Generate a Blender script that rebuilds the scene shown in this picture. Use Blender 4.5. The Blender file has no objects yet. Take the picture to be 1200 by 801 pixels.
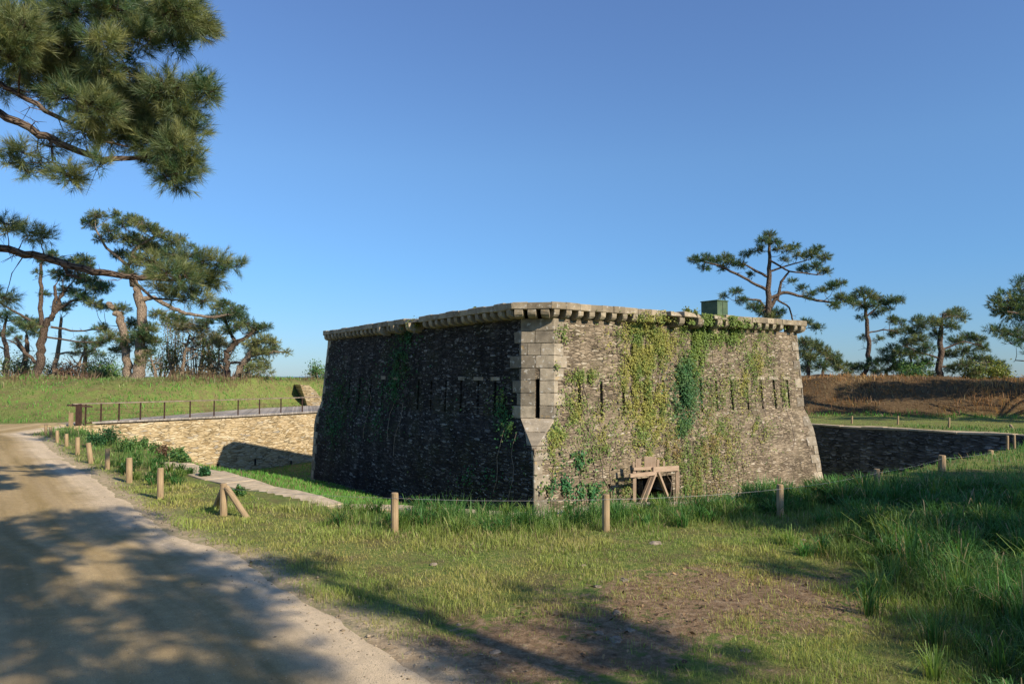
import bpy, math, random
import numpy as np
from mathutils import Vector
random.seed(7); RNG = np.random.default_rng(7)
SC = bpy.context.scene
COL = SC.collection

# ------------------------------------------------------------------ camera, sky, sun, exposure
F = 850.0; EYE = 2.0; PITCH = math.atan(39.5/F)
cam_d = bpy.data.cameras.new('camera'); cam = bpy.data.objects.new('camera', cam_d); COL.objects.link(cam)
cam_d.sensor_width = 36; cam_d.lens = F/1200*36; cam_d.clip_start = 0.05; cam_d.clip_end = 20000
cam.location = (0, 0, EYE); cam.rotation_euler = (math.pi/2+PITCH, 0, 0)
SC.camera = cam
SUN_EL = math.radians(32.0); SUN_XY = Vector((0.745, -0.667)).normalized()
SUN = Vector((SUN_XY.x*math.cos(SUN_EL), SUN_XY.y*math.cos(SUN_EL), math.sin(SUN_EL)))
w = bpy.data.worlds.new('World'); SC.world = w; w.use_nodes = True
nt = w.node_tree; bg = nt.nodes['Background']
sky = nt.nodes.new('ShaderNodeTexSky'); sky.sky_type = 'NISHITA'; sky.sun_disc = False
sky.sun_elevation = SUN_EL; sky.sun_rotation = math.atan2(SUN_XY.x, SUN_XY.y)
sky.altitude = 0; sky.air_density = 1.0; sky.dust_density = 0.1; sky.ozone_density = 3.0
_tc = nt.nodes.new('ShaderNodeTexCoord'); _sx = nt.nodes.new('ShaderNodeSeparateXYZ'); _rp = nt.nodes.new('ShaderNodeValToRGB'); _mm = nt.nodes.new('ShaderNodeMix')
_mm.data_type = 'RGBA'; _mm.blend_type = 'MULTIPLY'; _mm.inputs[0].default_value = 1.0
nt.links.new(_tc.outputs['Generated'], _sx.inputs[0]); nt.links.new(_sx.outputs[2], _rp.inputs[0])
_e = _rp.color_ramp.elements; _e[0].position = 0.0; _e[0].color = (.32, .46, .72, 1); _e[1].position = .5; _e[1].color = (.76, .86, 1.06, 1)
_q = _e.new(.14); _q.color = (.44, .65, .87, 1); _q = _e.new(.28); _q.color = (.63, .81, .97, 1)
nt.links.new(sky.outputs[0], _mm.inputs[6]); nt.links.new(_rp.outputs[0], _mm.inputs[7]); nt.links.new(_mm.outputs[2], bg.inputs[0]); bg.inputs[1].default_value = 0.116
sd = bpy.data.lights.new('sun', 'SUN'); sun = bpy.data.objects.new('sun', sd); COL.objects.link(sun)
sd.energy = 5.0; sd.angle = math.radians(0.55); sd.color = (1.0, 0.87, 0.70)
sun.rotation_euler = SUN.to_track_quat('Z', 'Y').to_euler()
SC.view_settings.view_transform = 'Standard'; SC.view_settings.look = 'None'
SC.view_settings.exposure = 0.46; SC.view_settings.gamma = 1.0
SC.cycles.max_bounces = 5; SC.cycles.diffuse_bounces = 3; SC.cycles.glossy_bounces = 2
SC.cycles.transmission_bounces = 3; SC.cycles.transparent_max_bounces = 4

# ------------------------------------------------------------------ measuring helpers (photo 1200x801)
_f = np.array([0, math.cos(PITCH), math.sin(PITCH)]); _u = np.array([0, -math.sin(PITCH), math.cos(PITCH)])
def ray(px, py): return _f + np.array([1., 0, 0])*(px-600)/F + _u*(400.5-py)/F
def G(px, py, z=0.0):
    d = ray(px, py); return d*((z-EYE)/d[2]) + np.array([0, 0, EYE])
def PY(px, py, Y):
    d = ray(px, py); return d*(Y/d[1]) + np.array([0, 0, EYE])
def to_px(P):
    P = np.asarray(P, float) - np.array([0, 0, EYE]); z = P@_f
    return 600+F*P[..., 0]/z, 400.5-F*(P@_u)/z

def hsh(ix, iy, s):
    v = np.sin(ix*127.1+iy*311.7+s*74.7)*43758.5453
    return v-np.floor(v)
def vnoise(x, y, sc, seed=0):
    x = np.asarray(x, float)/sc; y = np.asarray(y, float)/sc
    ix = np.floor(x); iy = np.floor(y); fx = x-ix; fy = y-iy
    fx = fx*fx*(3-2*fx); fy = fy*fy*(3-2*fy)
    a = hsh(ix, iy, seed); b = hsh(ix+1, iy, seed); c = hsh(ix, iy+1, seed); d = hsh(ix+1, iy+1, seed)
    return (a*(1-fx)+b*fx)*(1-fy)+(c*(1-fx)+d*fx)*fy
def fbm(x, y, sc, seed=0, o=4):
    t = 0; a = .5; n = 0
    for k in range(o):
        t = t+a*vnoise(x, y, sc, seed+k*3); n += a; a *= .5; sc = sc/2.03
    return t/n
def sstep(a, b, x):
    t = np.clip((x-a)/(b-a), 0, 1); return t*t*(3-2*t)
def in_poly(x, y, poly):
    x = np.asarray(x, float); y = np.asarray(y, float); r = np.zeros(x.shape, bool)
    n = len(poly)
    for i in range(n):
        x0, y0 = poly[i]; x1, y1 = poly[(i+1) % n]
        c = ((y0 > y) != (y1 > y))
        with np.errstate(divide='ignore', invalid='ignore'):
            xi = (x1-x0)*(y-y0)/((y1-y0) if y1 != y0 else 1e-9)+x0
        r ^= c & (x < xi)
    return r
def d_line(x, y, pts):
    best = np.full(np.shape(x), 1e9)
    for (x0, y0), (x1, y1) in zip(pts[:-1], pts[1:]):
        dx, dy = x1-x0, y1-y0; L = dx*dx+dy*dy
        t = np.clip(((x-x0)*dx+(y-y0)*dy)/L, 0, 1)
        best = np.minimum(best, np.hypot(x-x0-t*dx, y-y0-t*dy))
    return best

# ------------------------------------------------------------------ object helpers
def tag(o, label=None, cat=None, group=None, kind=None):
    if label: o['label'] = label
    if cat: o['category'] = cat
    if group: o['group'] = group
    if kind: o['kind'] = kind
    return o
def empty(name, loc=(0, 0, 0), **k):
    o = bpy.data.objects.new(name, None); COL.objects.link(o); o.location = loc; o.empty_display_size = .2
    return tag(o, **k)
def mesh_np(name, V, Fs, mat, parent=None, cols=None, uv=None, smooth=False, mats=None, mi=None):
    """Fs: array (n,k) or list of lists; parented meshes hold world coordinates relative to the parent's location"""
    me = bpy.data.meshes.new(name)
    V = np.asarray(V, float)
    if parent is not None: 
        V = V-world_loc(parent)
    if isinstance(Fs, np.ndarray):
        n, k = Fs.shape
        me.vertices.add(len(V)); me.vertices.foreach_set('co', V.astype(np.float32).ravel())
        me.loops.add(n*k); me.loops.foreach_set('vertex_index', Fs.astype(np.int32).ravel())
        me.polygons.add(n); me.polygons.foreach_set('loop_start', np.arange(0, n*k, k, dtype=np.int32))
        me.polygons.foreach_set('loop_total', np.full(n, k, np.int32))
        me.update(calc_edges=True)
    else:
        me.from_pydata([tuple(v) for v in V], [], [tuple(f) for f in Fs]); me.update()
    me.validate()
    if cols is not None:
        c = np.ones((len(V), 4), np.float32); c[:, :3] = cols
        a = me.color_attributes.new('col', 'FLOAT_COLOR', 'POINT'); a.data.foreach_set('color', c.ravel())
    if uv is not None:
        l = me.uv_layers.new(name='UVMap')
        vi = np.zeros(len(me.loops), np.int32); me.loops.foreach_get('vertex_index', vi)
        uv = np.asarray(uv, np.float32)
        u = uv[vi] if len(uv) == len(V) else uv
        l.data.foreach_set('uv', u.ravel())
    for m in (mats or [mat]): me.materials.append(m)
    if mi is not None: me.polygons.foreach_set('material_index', np.asarray(mi, np.int32))
    if smooth: me.polygons.foreach_set('use_smooth', np.ones(len(me.polygons), bool))
    o = bpy.data.objects.new(name, me); COL.objects.link(o)
    if parent is not None: o.parent = parent
    return o
def world_loc(o):
    l = np.zeros(3)
    while o is not None: l = l+np.array(o.location); o = o.parent
    return l

def rough(o_, amp=.012, sc=.11):
    V = np.array(o_.V); d = np.stack([fbm(V[:, 0]+V[:, 2]*1.3+i*9, V[:, 1]-V[:, 2]*1.7+i*5, sc, 40+i, 2)-.5 for i in range(3)], -1)*2*amp; o_.V = [tuple(v) for v in V+d]; return o_
class MB:
    """collects shapes for one mesh (uv = metres along the faces)"""
    def __init__(s): s.V = []; s.F = []; s.UV = []; s.C = []
    def poly(s, pts, uv=None, c=None):
        n = len(s.V); s.V += [tuple(p) for p in pts]; s.F.append(list(range(n, n+len(pts))))
        s.UV += [tuple(q) for q in (uv if uv is not None else [(0, 0)]*len(pts))]
        s.C += [c if c is not None else (.5, .5, .5)]*len(pts)
    def hexa(s, b, t, c=None, bevel=0.0):
        """b, t: bottom and top loops (n points each), sides + caps"""
        n = len(b); b = [np.array(p, float) for p in b]; t = [np.array(p, float) for p in t]
        off = random.random()*37, random.random()*37
        if bevel > 0:
            cb = sum(b)/n; ct = sum(t)/n
            def shr(p, ce): d = ce-p; L = np.linalg.norm(d); return p+d*min(.4, bevel*1.4/max(L, 1e-6))
            up = (ct-cb)/np.linalg.norm(ct-cb)*bevel
            rings = [[shr(p, cb) for p in b], [p+up for p in b], [p-up for p in t], [shr(p, ct) for p in t]]
        else: rings = [b, t]
        z = 0
        for r0, r1 in zip(rings[:-1], rings[1:]):
            h = np.linalg.norm(r1[0]-r0[0]); u = 0
            for i in range(n):
                j = (i+1) % n; L = np.linalg.norm(r0[j]-r0[i])
                s.poly([r0[i], r0[j], r1[j], r1[i]], [(off[0]+u, off[1]+z), (off[0]+u+L, off[1]+z), (off[0]+u+L, off[1]+z+h), (off[0]+u, off[1]+z+h)], c)
                u += L
            z += h
        for r, rev in ((rings[0], True), (rings[-1], False)):
            rr = r[::-1] if rev else r
            s.poly(rr, [(off[0]+p[0]-r[0][0], off[1]+p[1]-r[0][1]) for p in rr], c)
    def bar(s, p0, p1, wx, wy, up=(0, 0, 1), c=None, bevel=0.0):
        p0 = np.array(p0, float); p1 = np.array(p1, float); d = p1-p0; d /= np.linalg.norm(d)
        up = np.array(up, float)
        if abs(d@up) > .98: up = np.array([0, 1., 0])
        a = np.cross(d, up); a /= np.linalg.norm(a); b = np.cross(a, d)
        q = [(-1, -1), (-1, 1), (1, 1), (1, -1)]
        s.hexa([p0+a*i*wx/2+b*j*wy/2 for i, j in q], [p1+a*i*wx/2+b*j*wy/2 for i, j in q], c, bevel)
    def tube(s, pts, rad, n=8, c=None, cap=True):
        pts = [np.array(p, float) for p in pts]; rings = []
        for i, p in enumerate(pts):
            d = pts[min(i+1, len(pts)-1)]-pts[max(i-1, 0)]; d = d/np.linalg.norm(d)
            up = np.array([0, 0, 1.]) if abs(d[2]) < .9 else np.array([0, 1., 0])
            a = np.cross(d, up); a /= np.linalg.norm(a); b = np.cross(a, d)
            rings.append([p+(a*math.cos(2*math.pi*k/n)+b*math.sin(2*math.pi*k/n))*rad[i] for k in range(n)])
        v = 0
        for (r0, r1, i) in zip(rings[:-1], rings[1:], range(99999)):
            h = np.linalg.norm(pts[i+1]-pts[i])
            for k in range(n):
                j = (k+1) % n; u0 = k*2*math.pi*rad[i]/n; u1 = (k+1)*2*math.pi*rad[i]/n
                s.poly([r0[k], r1[k], r1[j], r0[j]], [(u0, v), (u0, v+h), (u1, v+h), (u1, v)], c)
            v += h
        if cap:
            s.poly(rings[-1], [(random.random(), 0)]*n, c); s.poly(rings[0][::-1], [(random.random(), 0)]*n, c)
    def build(s, name, mat, parent=None, smooth=False, cols=False, merge=False):
        o = mesh_np(name, np.array(s.V), s.F, mat, parent, cols=np.array(s.C) if cols else None, uv=np.array(s.UV), smooth=smooth)
        if merge:
            import bmesh
            bm = bmesh.new(); bm.from_mesh(o.data); bmesh.ops.remove_doubles(bm, verts=bm.verts, dist=1e-5); bm.to_mesh(o.data); bm.free()
        return o

# ------------------------------------------------------------------ materials
def mat(name):
    m = bpy.data.materials.new(name); m.use_nodes = True; t = m.node_tree
    for n in list(t.nodes): t.nodes.remove(n)
    return m, t
class N:
    def __init__(s, t): s.t = t
    def n(s, typ, props=None, **inp):
        nd = s.t.nodes.new('ShaderNode'+typ)
        for k, v in (props or {}).items(): setattr(nd, k, v)
        for k, v in inp.items():
            k2 = int(k[1:]) if k[0] == '_' and k[1:].isdigit() else k.replace('_', ' ')
            s.set(nd.inputs[k2], v)
        return nd
    def set(s, i, v):
        if hasattr(v, 'is_output'): s.t.links.new(v, i)
        elif hasattr(v, 'outputs'): s.t.links.new(v.outputs[0], i)
        else:
            if isinstance(v, tuple) and len(v) == 3 and i.type == 'RGBA': v = v+(1,)
            i.default_value = v
    def math(s, op, a, b=0.0, c=None, clamp=False):
        nd = s.t.nodes.new('ShaderNodeMath'); nd.operation = op; nd.use_clamp = clamp
        s.set(nd.inputs[0], a); s.set(nd.inputs[1], b)
        if c is not None: s.set(nd.inputs[2], c)
        return nd.outputs[0]
    def mix(s, f, a, b, blend='MIX'):
        nd = s.t.nodes.new('ShaderNodeMix'); nd.data_type = 'RGBA'; nd.blend_type = blend
        s.set(nd.inputs[0], f); s.set(nd.inputs[6], a); s.set(nd.inputs[7], b)
        return nd.outputs[2]
    def ramp(s, f, stops, interp='LINEAR'):
        nd = s.t.nodes.new('ShaderNodeValToRGB'); r = nd.color_ramp; r.interpolation = interp
        while len(r.elements) < len(stops): r.elements.new(.5)
        for e, (p, c) in zip(r.elements, stops):
            e.position = p; e.color = (c, c, c, 1) if isinstance(c, (int, float)) else c+(1,)
        s.set(nd.inputs[0], f); return nd.outputs[0]
    def noise(s, vec, scale, detail=4, rough=.55, dist=0.0):
        nd = s.n('TexNoise', Scale=scale, Detail=detail, Roughness=rough, Distortion=dist)
        if vec is not None: s.set(nd.inputs['Vector'], vec)
        return nd
    def vmul(s, vec, v):
        nd = s.t.nodes.new('ShaderNodeVectorMath'); nd.operation = 'MULTIPLY'; s.set(nd.inputs[0], vec); s.set(nd.inputs[1], v); return nd.outputs[0]
    def vadd(s, vec, v):
        nd = s.t.nodes.new('ShaderNodeVectorMath'); nd.operation = 'ADD'; s.set(nd.inputs[0], vec); s.set(nd.inputs[1], v); return nd.outputs[0]
    def out(s, col, rough=.9, bump=None, bstr=.5, bdist=.02, spec=.2, metal=0.0):
        b = s.n('BsdfPrincipled'); s.set(b.inputs['Base Color'], col); s.set(b.inputs['Roughness'], rough)
        s.set(b.inputs['Specular IOR Level'], spec); s.set(b.inputs['Metallic'], metal)
        if bump is not None:
            bn = s.n('Bump', Strength=bstr, Distance=bdist); s.set(bn.inputs['Height'], bump); s.t.links.new(bn.outputs[0], b.inputs['Normal'])
        o = s.n('OutputMaterial'); s.t.links.new(b.outputs[0], o.inputs[0]); return b

def m_rubble(name, ramp, mortar, scx=3.0, scy=11.0, stain=.6, lichen=.35, stain_col=(.03, .03, .033), moss=.3, bstr=.9, ochre=.0, jw=.05):
    m, t = mat(name); k = N(t)
    uv = k.n('UVMap').outputs[0]
    wob = k.noise(uv, 1.3, 3); d = k.vmul(k.vadd(wob.outputs['Color'], (-.5, -.5, -.5)), (.12, .07, 0))
    w2 = k.noise(uv, 9, 2); d2 = k.vmul(k.vadd(w2.outputs['Color'], (-.5, -.5, -.5)), (.05, .02, 0))
    p = k.vadd(k.vadd(uv, d), d2)
    p1 = k.vmul(p, (scx, scy, 1)); p2 = k.vmul(p, (scx*.6, scy*.6, 1))
    va = k.n('TexVoronoi', {'feature': 'F1'}, Vector=p1, Scale=1.0, Randomness=.85)
    ea = k.n('TexVoronoi', {'feature': 'DISTANCE_TO_EDGE'}, Vector=p1, Scale=1.0, Randomness=.85)
    vb = k.n('TexVoronoi', {'feature': 'F1'}, Vector=p2, Scale=1.0, Randomness=.9)
    eb = k.n('TexVoronoi', {'feature': 'DISTANCE_TO_EDGE'}, Vector=p2, Scale=1.0, Randomness=.9)
    sel = k.ramp(k.noise(uv, 2.6, 3).outputs[0], [(.56, 0.), (.60, 1.)])
    cell = k.mix(sel, va.outputs['Color'], vb.outputs['Color']); edge = k.mix(sel, ea.outputs[0], eb.outputs[0])
    sep = k.n('SeparateColor'); k.set(sep.inputs[0], cell)
    base = k.ramp(sep.outputs[0], ramp)
    fine = k.noise(uv, 26, 6, .7); base = k.mix(.7, base, k.ramp(fine.outputs[0], [(.25, .35), (.75, 1.0)]), 'MULTIPLY')
    joint = k.ramp(edge, [(0., 1.), (jw, .85), (jw*2.2, 0.)])
    jcol = k.mix(k.ramp(k.noise(uv, 1.7, 4).outputs[0], [(.42, 0.), (.62, 1.)]), (mortar[0]*.3, mortar[1]*.3, mortar[2]*.3), mortar)
    col = k.mix(joint, base, jcol)
    # damp streaks running down and blotches of black lichen
    st = k.noise(k.vmul(uv, (1.0, .22, 1)), 1.6, 6, .62); sm = k.math('MULTIPLY', k.ramp(st.outputs[0], [(.42, 0.), (.66, 1.)]), stain)
    col = k.mix(sm, col, stain_col)
    ms = k.noise(k.vadd(uv, (7, 3, 0)), 1.1, 6, .65); mm = k.math('MULTIPLY', k.ramp(ms.outputs[0], [(.5, 0.), (.68, 1.)]), moss)
    col = k.mix(mm, col, (.075, .085, .03))
    # pale lichen: sizes from specks to plates, only in patches
    li = k.noise(k.vmul(k.vadd(uv, (3, 9, 0)), (.7, 1.7, 1)), 9, 4, .65); lp = k.noise(k.vadd(uv, (1, 5, 0)), 1.0, 4, .6)
    lm = k.math('MULTIPLY', k.ramp(li.outputs[0], [(.60, 0.), (.65, 1.)]), k.ramp(lp.outputs[0], [(.42, .05), (.62, 1.)]))
    lm = k.math('MULTIPLY', lm, lichen); col = k.mix(lm, col, (.52, .51, .46))
    if ochre > 0:
        oc = k.noise(k.vadd(uv, (13, 2, 0)), 2.2, 5, .6); col = k.mix(k.math('MULTIPLY', k.ramp(oc.outputs[0], [(.58, 0.), (.68, 1.)]), ochre), col, (.36, .20, .05))
    h = k.math('ADD', k.ramp(edge, [(0., 0.), (.12, .8), (.4, 1.)]), k.math('MULTIPLY', fine.outputs[0], .35))
    h = k.math('ADD', h, k.math('MULTIPLY', sep.outputs[1], .9))
    k.out(col, .92, h, bstr, .035, .15); return m

M = {}
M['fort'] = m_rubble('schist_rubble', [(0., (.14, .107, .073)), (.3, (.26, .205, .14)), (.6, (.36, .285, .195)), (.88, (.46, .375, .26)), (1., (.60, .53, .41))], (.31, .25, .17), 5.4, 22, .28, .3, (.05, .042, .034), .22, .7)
M['fort_shade'] = m_rubble('shade_darkened_schist_rubble', [(0., (.03, .028, .027)), (.5, (.07, .062, .056)), (.85, (.13, .12, .11)), (1., (.32, .31, .29))], (.045, .042, .04), 4.2, 18, .85, 1., (.012, .011, .012), .3, .9)  # darker copy of the fort rubble: the left face's shade painted into its colours
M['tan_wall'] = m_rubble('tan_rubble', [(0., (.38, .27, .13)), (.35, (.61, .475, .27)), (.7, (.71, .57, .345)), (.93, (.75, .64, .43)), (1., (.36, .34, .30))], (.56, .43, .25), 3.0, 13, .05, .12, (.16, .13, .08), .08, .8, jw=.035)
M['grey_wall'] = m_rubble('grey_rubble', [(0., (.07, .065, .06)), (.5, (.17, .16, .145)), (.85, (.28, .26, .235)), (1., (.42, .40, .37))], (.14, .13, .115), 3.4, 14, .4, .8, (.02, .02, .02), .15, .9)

def m_stone(name, c0, c1, lich=.4, dark=.5):
    m, t = mat(name); k = N(t); uv = k.n('UVMap').outputs[0]
    a = k.n('Attribute', {'attribute_name': 'col'}); sep = k.n('SeparateColor'); k.set(sep.inputs[0], a.outputs['Color'])
    col = k.mix(sep.outputs[0], c0, c1)
    nz = k.noise(uv, 5, 8, .65); col = k.mix(.75, col, k.ramp(nz.outputs[0], [(.3, .45), (.7, 1.1)]), 'MULTIPLY')
    fz = k.noise(uv, 60, 4, .7); col = k.mix(.5, col, k.ramp(fz.outputs[0], [(.3, .5), (.7, 1.1)]), 'MULTIPLY')
    dk = k.noise(k.vadd(uv, (5, 5, 0)), 2.3, 6, .6); col = k.mix(k.math('MULTIPLY', k.ramp(dk.outputs[0], [(.5, 0.), (.66, 1.)]), dark), col, (.06, .055, .05))
    li = k.noise(k.vadd(uv, (2, 8, 0)), 9, 4, .55); col = k.mix(k.math('MULTIPLY', k.ramp(li.outputs[0], [(.6, 0.), (.64, 1.)]), lich), col, (.55, .53, .47))
    oc = k.noise(k.vadd(uv, (12, 1, 0)), 6, 4, .55); col = k.mix(k.math('MULTIPLY', k.ramp(oc.outputs[0], [(.64, 0.), (.68, 1.)]), lich*.7), col, (.42, .27, .08))
    k.out(col, .9, k.math('ADD', nz.outputs[0], k.math('MULTIPLY', fz.outputs[0], .4)), .6, .02, .15); return m
M['ashlar'] = m_stone('granite_ashlar', (.25, .215, .16), (.48, .41, .30), .6, .35)
M['cornice'] = m_stone('cornice_granite', (.27, .225, .155), (.48, .40, .275), .5, .35)
M['cope'] = m_stone('coping_stone', (.56, .45, .29), (.66, .54, .365), .25, .15)

def m_ground():
    m, t = mat('turf_and_soil'); k = N(t); g = k.n('NewGeometry').outputs['Position']
    a = k.n('Attribute', {'attribute_name': 'col'}); sep = k.n('SeparateColor'); k.set(sep.inputs[0], a.outputs['Color'])
    n1 = k.noise(g, 2.2, 8, .65); n2 = k.noise(g, 14, 6, .7); n3 = k.noise(g, 70, 3, .7)
    turf = k.mix(k.ramp(n2.outputs[0], [(.35, 0.), (.65, 1.)]), (.085, .15, .032), (.24, .26, .075))
    turf = k.mix(k.math('MULTIPLY', k.ramp(n1.outputs[0], [(.45, 0.), (.6, 1.)]), .55), turf, (.20, .16, .075))
    soil = k.ramp(n2.outputs[0], [(.3, (.11, .072, .042)), (.5, (.28, .19, .11)), (.7, (.42, .32, .20))])
    soil = k.mix(.6, soil, k.ramp(n3.outputs[0], [(.3, .45), (.7, 1.15)]), 'MULTIPLY')
    s = k.math('ADD', sep.outputs[0], k.math('MULTIPLY', k.math('SUBTRACT', n1.outputs[0], .5), 1.1)); s = k.math('ADD', s, k.math('MULTIPLY', k.math('SUBTRACT', n2.outputs[0], .5), 1.4))
    col = k.mix(k.ramp(s, [(.38, 0.), (.58, 1.)]), turf, soil)
    br = k.ramp(n2.outputs[0], [(.3, (.05, .033, .018)), (.7, (.19, .13, .065))])
    col = k.mix(k.math('MULTIPLY', k.ramp(k.noise(g, 1.1, 5, .6).outputs[0], [(.5, 0.), (.62, 1.)]), .35), col, (.13, .085, .05))
    col = k.mix(sep.outputs[1], col, br)
    sand = k.mix(k.ramp(n2.outputs[0], [(.3, 0.), (.7, 1.)]), (.40, .31, .185), (.60, .48, .32))
    col = k.mix(sep.outputs[2], col, sand)
    k.out(col, .95, k.math('ADD', n2.outputs[0], k.math('MULTIPLY', n3.outputs[0], .5)), .9, .04, .1); return m
M['ground'] = m_ground()
def m_road():
    m, t = mat('compacted_sand'); k = N(t); g = k.n('NewGeometry').outputs['Position']
    uv = k.n('UVMap').outputs[0]; su = k.n('SeparateXYZ'); k.set(su.inputs[0], uv)
    n1 = k.noise(g, .9, 6, .6); n2 = k.noise(g, 9, 6, .65); n3 = k.noise(g, 120, 3, .75)
    lane = k.noise(k.vmul(uv, (1.2, .10, 1)), 1.5, 4, .5)
    col = k.mix(k.ramp(lane.outputs[0], [(.38, 0.), (.62, 1.)]), (.37, .27, .12), (.50, .375, .20))
    e = k.math('ADD', su.outputs[0], k.math('MULTIPLY', k.math('SUBTRACT', n1.outputs[0], .5), 1.0))
    col = k.mix(k.ramp(e, [(.5, 1.), (1.1, 0.)]), col, (.68, .545, .36))
    col = k.mix(.6, col, k.ramp(n2.outputs[0], [(.3, .72), (.7, 1.08)]), 'MULTIPLY')
    col = k.mix(.65, col, k.ramp(n3.outputs[0], [(.28, .45), (.5, 1.), (.72, 1.25)]), 'MULTIPLY')
    col = k.mix(k.math('MULTIPLY', k.ramp(n1.outputs[0], [(.55, 0.), (.7, 1.)]), .3), col, (.22, .20, .08))
    pv = k.n('TexVoronoi', {'feature': 'F1'}, Scale=55., Randomness=1.); k.set(pv.inputs['Vector'], g); ps = k.n('SeparateColor'); k.set(ps.inputs[0], pv.outputs['Color'])
    pm = k.math('MULTIPLY', k.ramp(pv.outputs[0], [(.22, 1.), (.34, 0.)]), k.ramp(ps.outputs[0], [(.72, 0.), (.76, 1.)])); pm = k.math('MULTIPLY', pm, k.ramp(n2.outputs[0], [(.40, .15), (.6, 1.)]))
    col = k.mix(pm, col, k.mix(ps.outputs[1], (.20, .16, .11), (.62, .55, .43)))
    rut = k.noise(k.vmul(uv, (2.2, .06, 1)), 1.6, 5, .6); col = k.mix(.45, col, k.ramp(rut.outputs[0], [(.38, .72), (.6, 1.1)]), 'MULTIPLY')
    h = k.math('ADD', k.math('ADD', k.math('MULTIPLY', n2.outputs[0], .8), n3.outputs[0]), k.math('MULTIPLY', pm, 1.6))
    k.out(col, .93, k.math('ADD', h, k.math('MULTIPLY', rut.outputs[0], 2.)), .8, .014, .15); return m
M['road'] = m_road()

def m_leaf(name, trans=.35, rough=.5, gloss=.06):
    m, t = mat(name); k = N(t)
    a = k.n('Attribute', {'attribute_name': 'col'}).outputs['Color']
    d = k.n('BsdfDiffuse'); k.set(d.inputs[0], a)
    tr = k.n('BsdfTranslucent'); k.set(tr.inputs[0], k.mix(1., a, (1.15, 1.1, .55), 'MULTIPLY'))
    mx = k.n('MixShader'); mx.inputs[0].default_value = trans; t.links.new(d.outputs[0], mx.inputs[1]); t.links.new(tr.outputs[0], mx.inputs[2])
    gl = k.n('BsdfGlossy'); gl.inputs['Roughness'].default_value = rough; k.set(gl.inputs[0], (.9, .95, 1.))
    m2 = k.n('MixShader'); m2.inputs[0].default_value = gloss; t.links.new(mx.outputs[0], m2.inputs[1]); t.links.new(gl.outputs[0], m2.inputs[2])
    o = k.n('OutputMaterial'); t.links.new(m2.outputs[0], o.inputs[0]); return m
M['grass'] = m_leaf('grass_blade', .4, .5, .02); M['needle'] = m_leaf('pine_needle', .3, .5, .03); M['leaf'] = m_leaf('ivy_leaf', .3, .6, .015)
def m_bark(name, c0, c1, sc=1.):
    m, t = mat(name); k = N(t); uv = k.n('UVMap').outputs[0]
    v = k.n('TexVoronoi', {'feature': 'DISTANCE_TO_EDGE'}, Scale=1., Randomness=1.); k.set(v.inputs['Vector'], k.vmul(uv, (16*sc, 5*sc, 1)))
    nz = k.noise(uv, 8*sc, 6, .7); h = k.math('ADD', k.ramp(v.outputs[0], [(0., 0.), (.2, 1.)]), nz.outputs[0])
    col = k.mix(k.ramp(h, [(.6, 0.), (1.5, 1.)]), c0, c1); k.out(col, .9, h, .9, .03, .1); return m
M['bark'] = m_bark('pine_bark', (.035, .026, .02), (.16, .12, .09)); M['bark_pale'] = m_bark('pale_bark', (.09, .068, .05), (.30, .235, .17))
def m_wood(name, c0, c1, sc=(30, 2.5, 1), attr=False):
    m, t = mat(name); k = N(t); uv = k.n('UVMap').outputs[0]
    n1 = k.noise(k.vmul(uv, sc), 1.5, 6, .65, .5); n2 = k.noise(uv, 3, 4, .6)
    col = k.mix(k.ramp(n1.outputs[0], [(.3, 0.), (.7, 1.)]), c0, c1); col = k.mix(.5, col, k.ramp(n2.outputs[0], [(.3, .6), (.7, 1.1)]), 'MULTIPLY')
    if attr:
        a = k.n('Attribute', {'attribute_name': 'col'}).outputs['Color']; col = k.mix(1., col, k.mix(1., a, (2., 2., 2.), 'MULTIPLY'), 'MULTIPLY')
    k.out(col, .85, n1.outputs[0], .5, .008, .15); return m
M['post'] = m_wood('weathered_post', (.22, .155, .085), (.46, .34, .20)); M['timber'] = m_wood('sawn_timber', (.30, .21, .14), (.50, .38, .27))
M['deck'] = m_wood('grey_planks', (.26, .235, .21), (.46, .42, .37), attr=True)
def m_plain(name, c0, c1, sc=6, rough=.7, metal=0., bstr=.3):
    m, t = mat(name); k = N(t); tc = k.n('TexCoord').outputs['Object']; n1 = k.noise(tc, sc, 6, .65)
    k.out(k.mix(k.ramp(n1.outputs[0], [(.35, 0.), (.65, 1.)]), c0, c1), rough, n1.outputs[0], bstr, .01, .3, metal); return m
M['rust'] = m_plain('rusted_steel', (.03, .018, .015), (.075, .038, .026), 9, .8); M['rail_top'] = m_plain('worn_handrail', (.12, .09, .07), (.30, .24, .19), 5, .6)
M['wire'] = m_plain('galvanised_wire', (.22, .22, .22), (.34, .34, .34), 20, .6, .3); M['green_paint'] = m_plain('green_paint', (.045, .085, .045), (.095, .14, .075), 4, .7)
M['void'] = m_plain('dark_recess', (.012, .011, .010), (.02, .018, .016), 5, .95); M['rock'] = m_plain('field_stone', (.14, .115, .085), (.30, .25, .19), 12, .9, 0, .8)
M['deadwood'] = m_plain('dead_wood', (.16, .12, .09), (.36, .29, .22), 10, .85)
def m_sea():
    m, t = mat('sea_water'); k = N(t); g = k.n('NewGeometry').outputs['Position']; k.out((.03, .09, .16), .25, k.noise(g, .4, 4).outputs[0], .3, .3, .5); return m
M['sea'] = m_sea()

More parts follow.
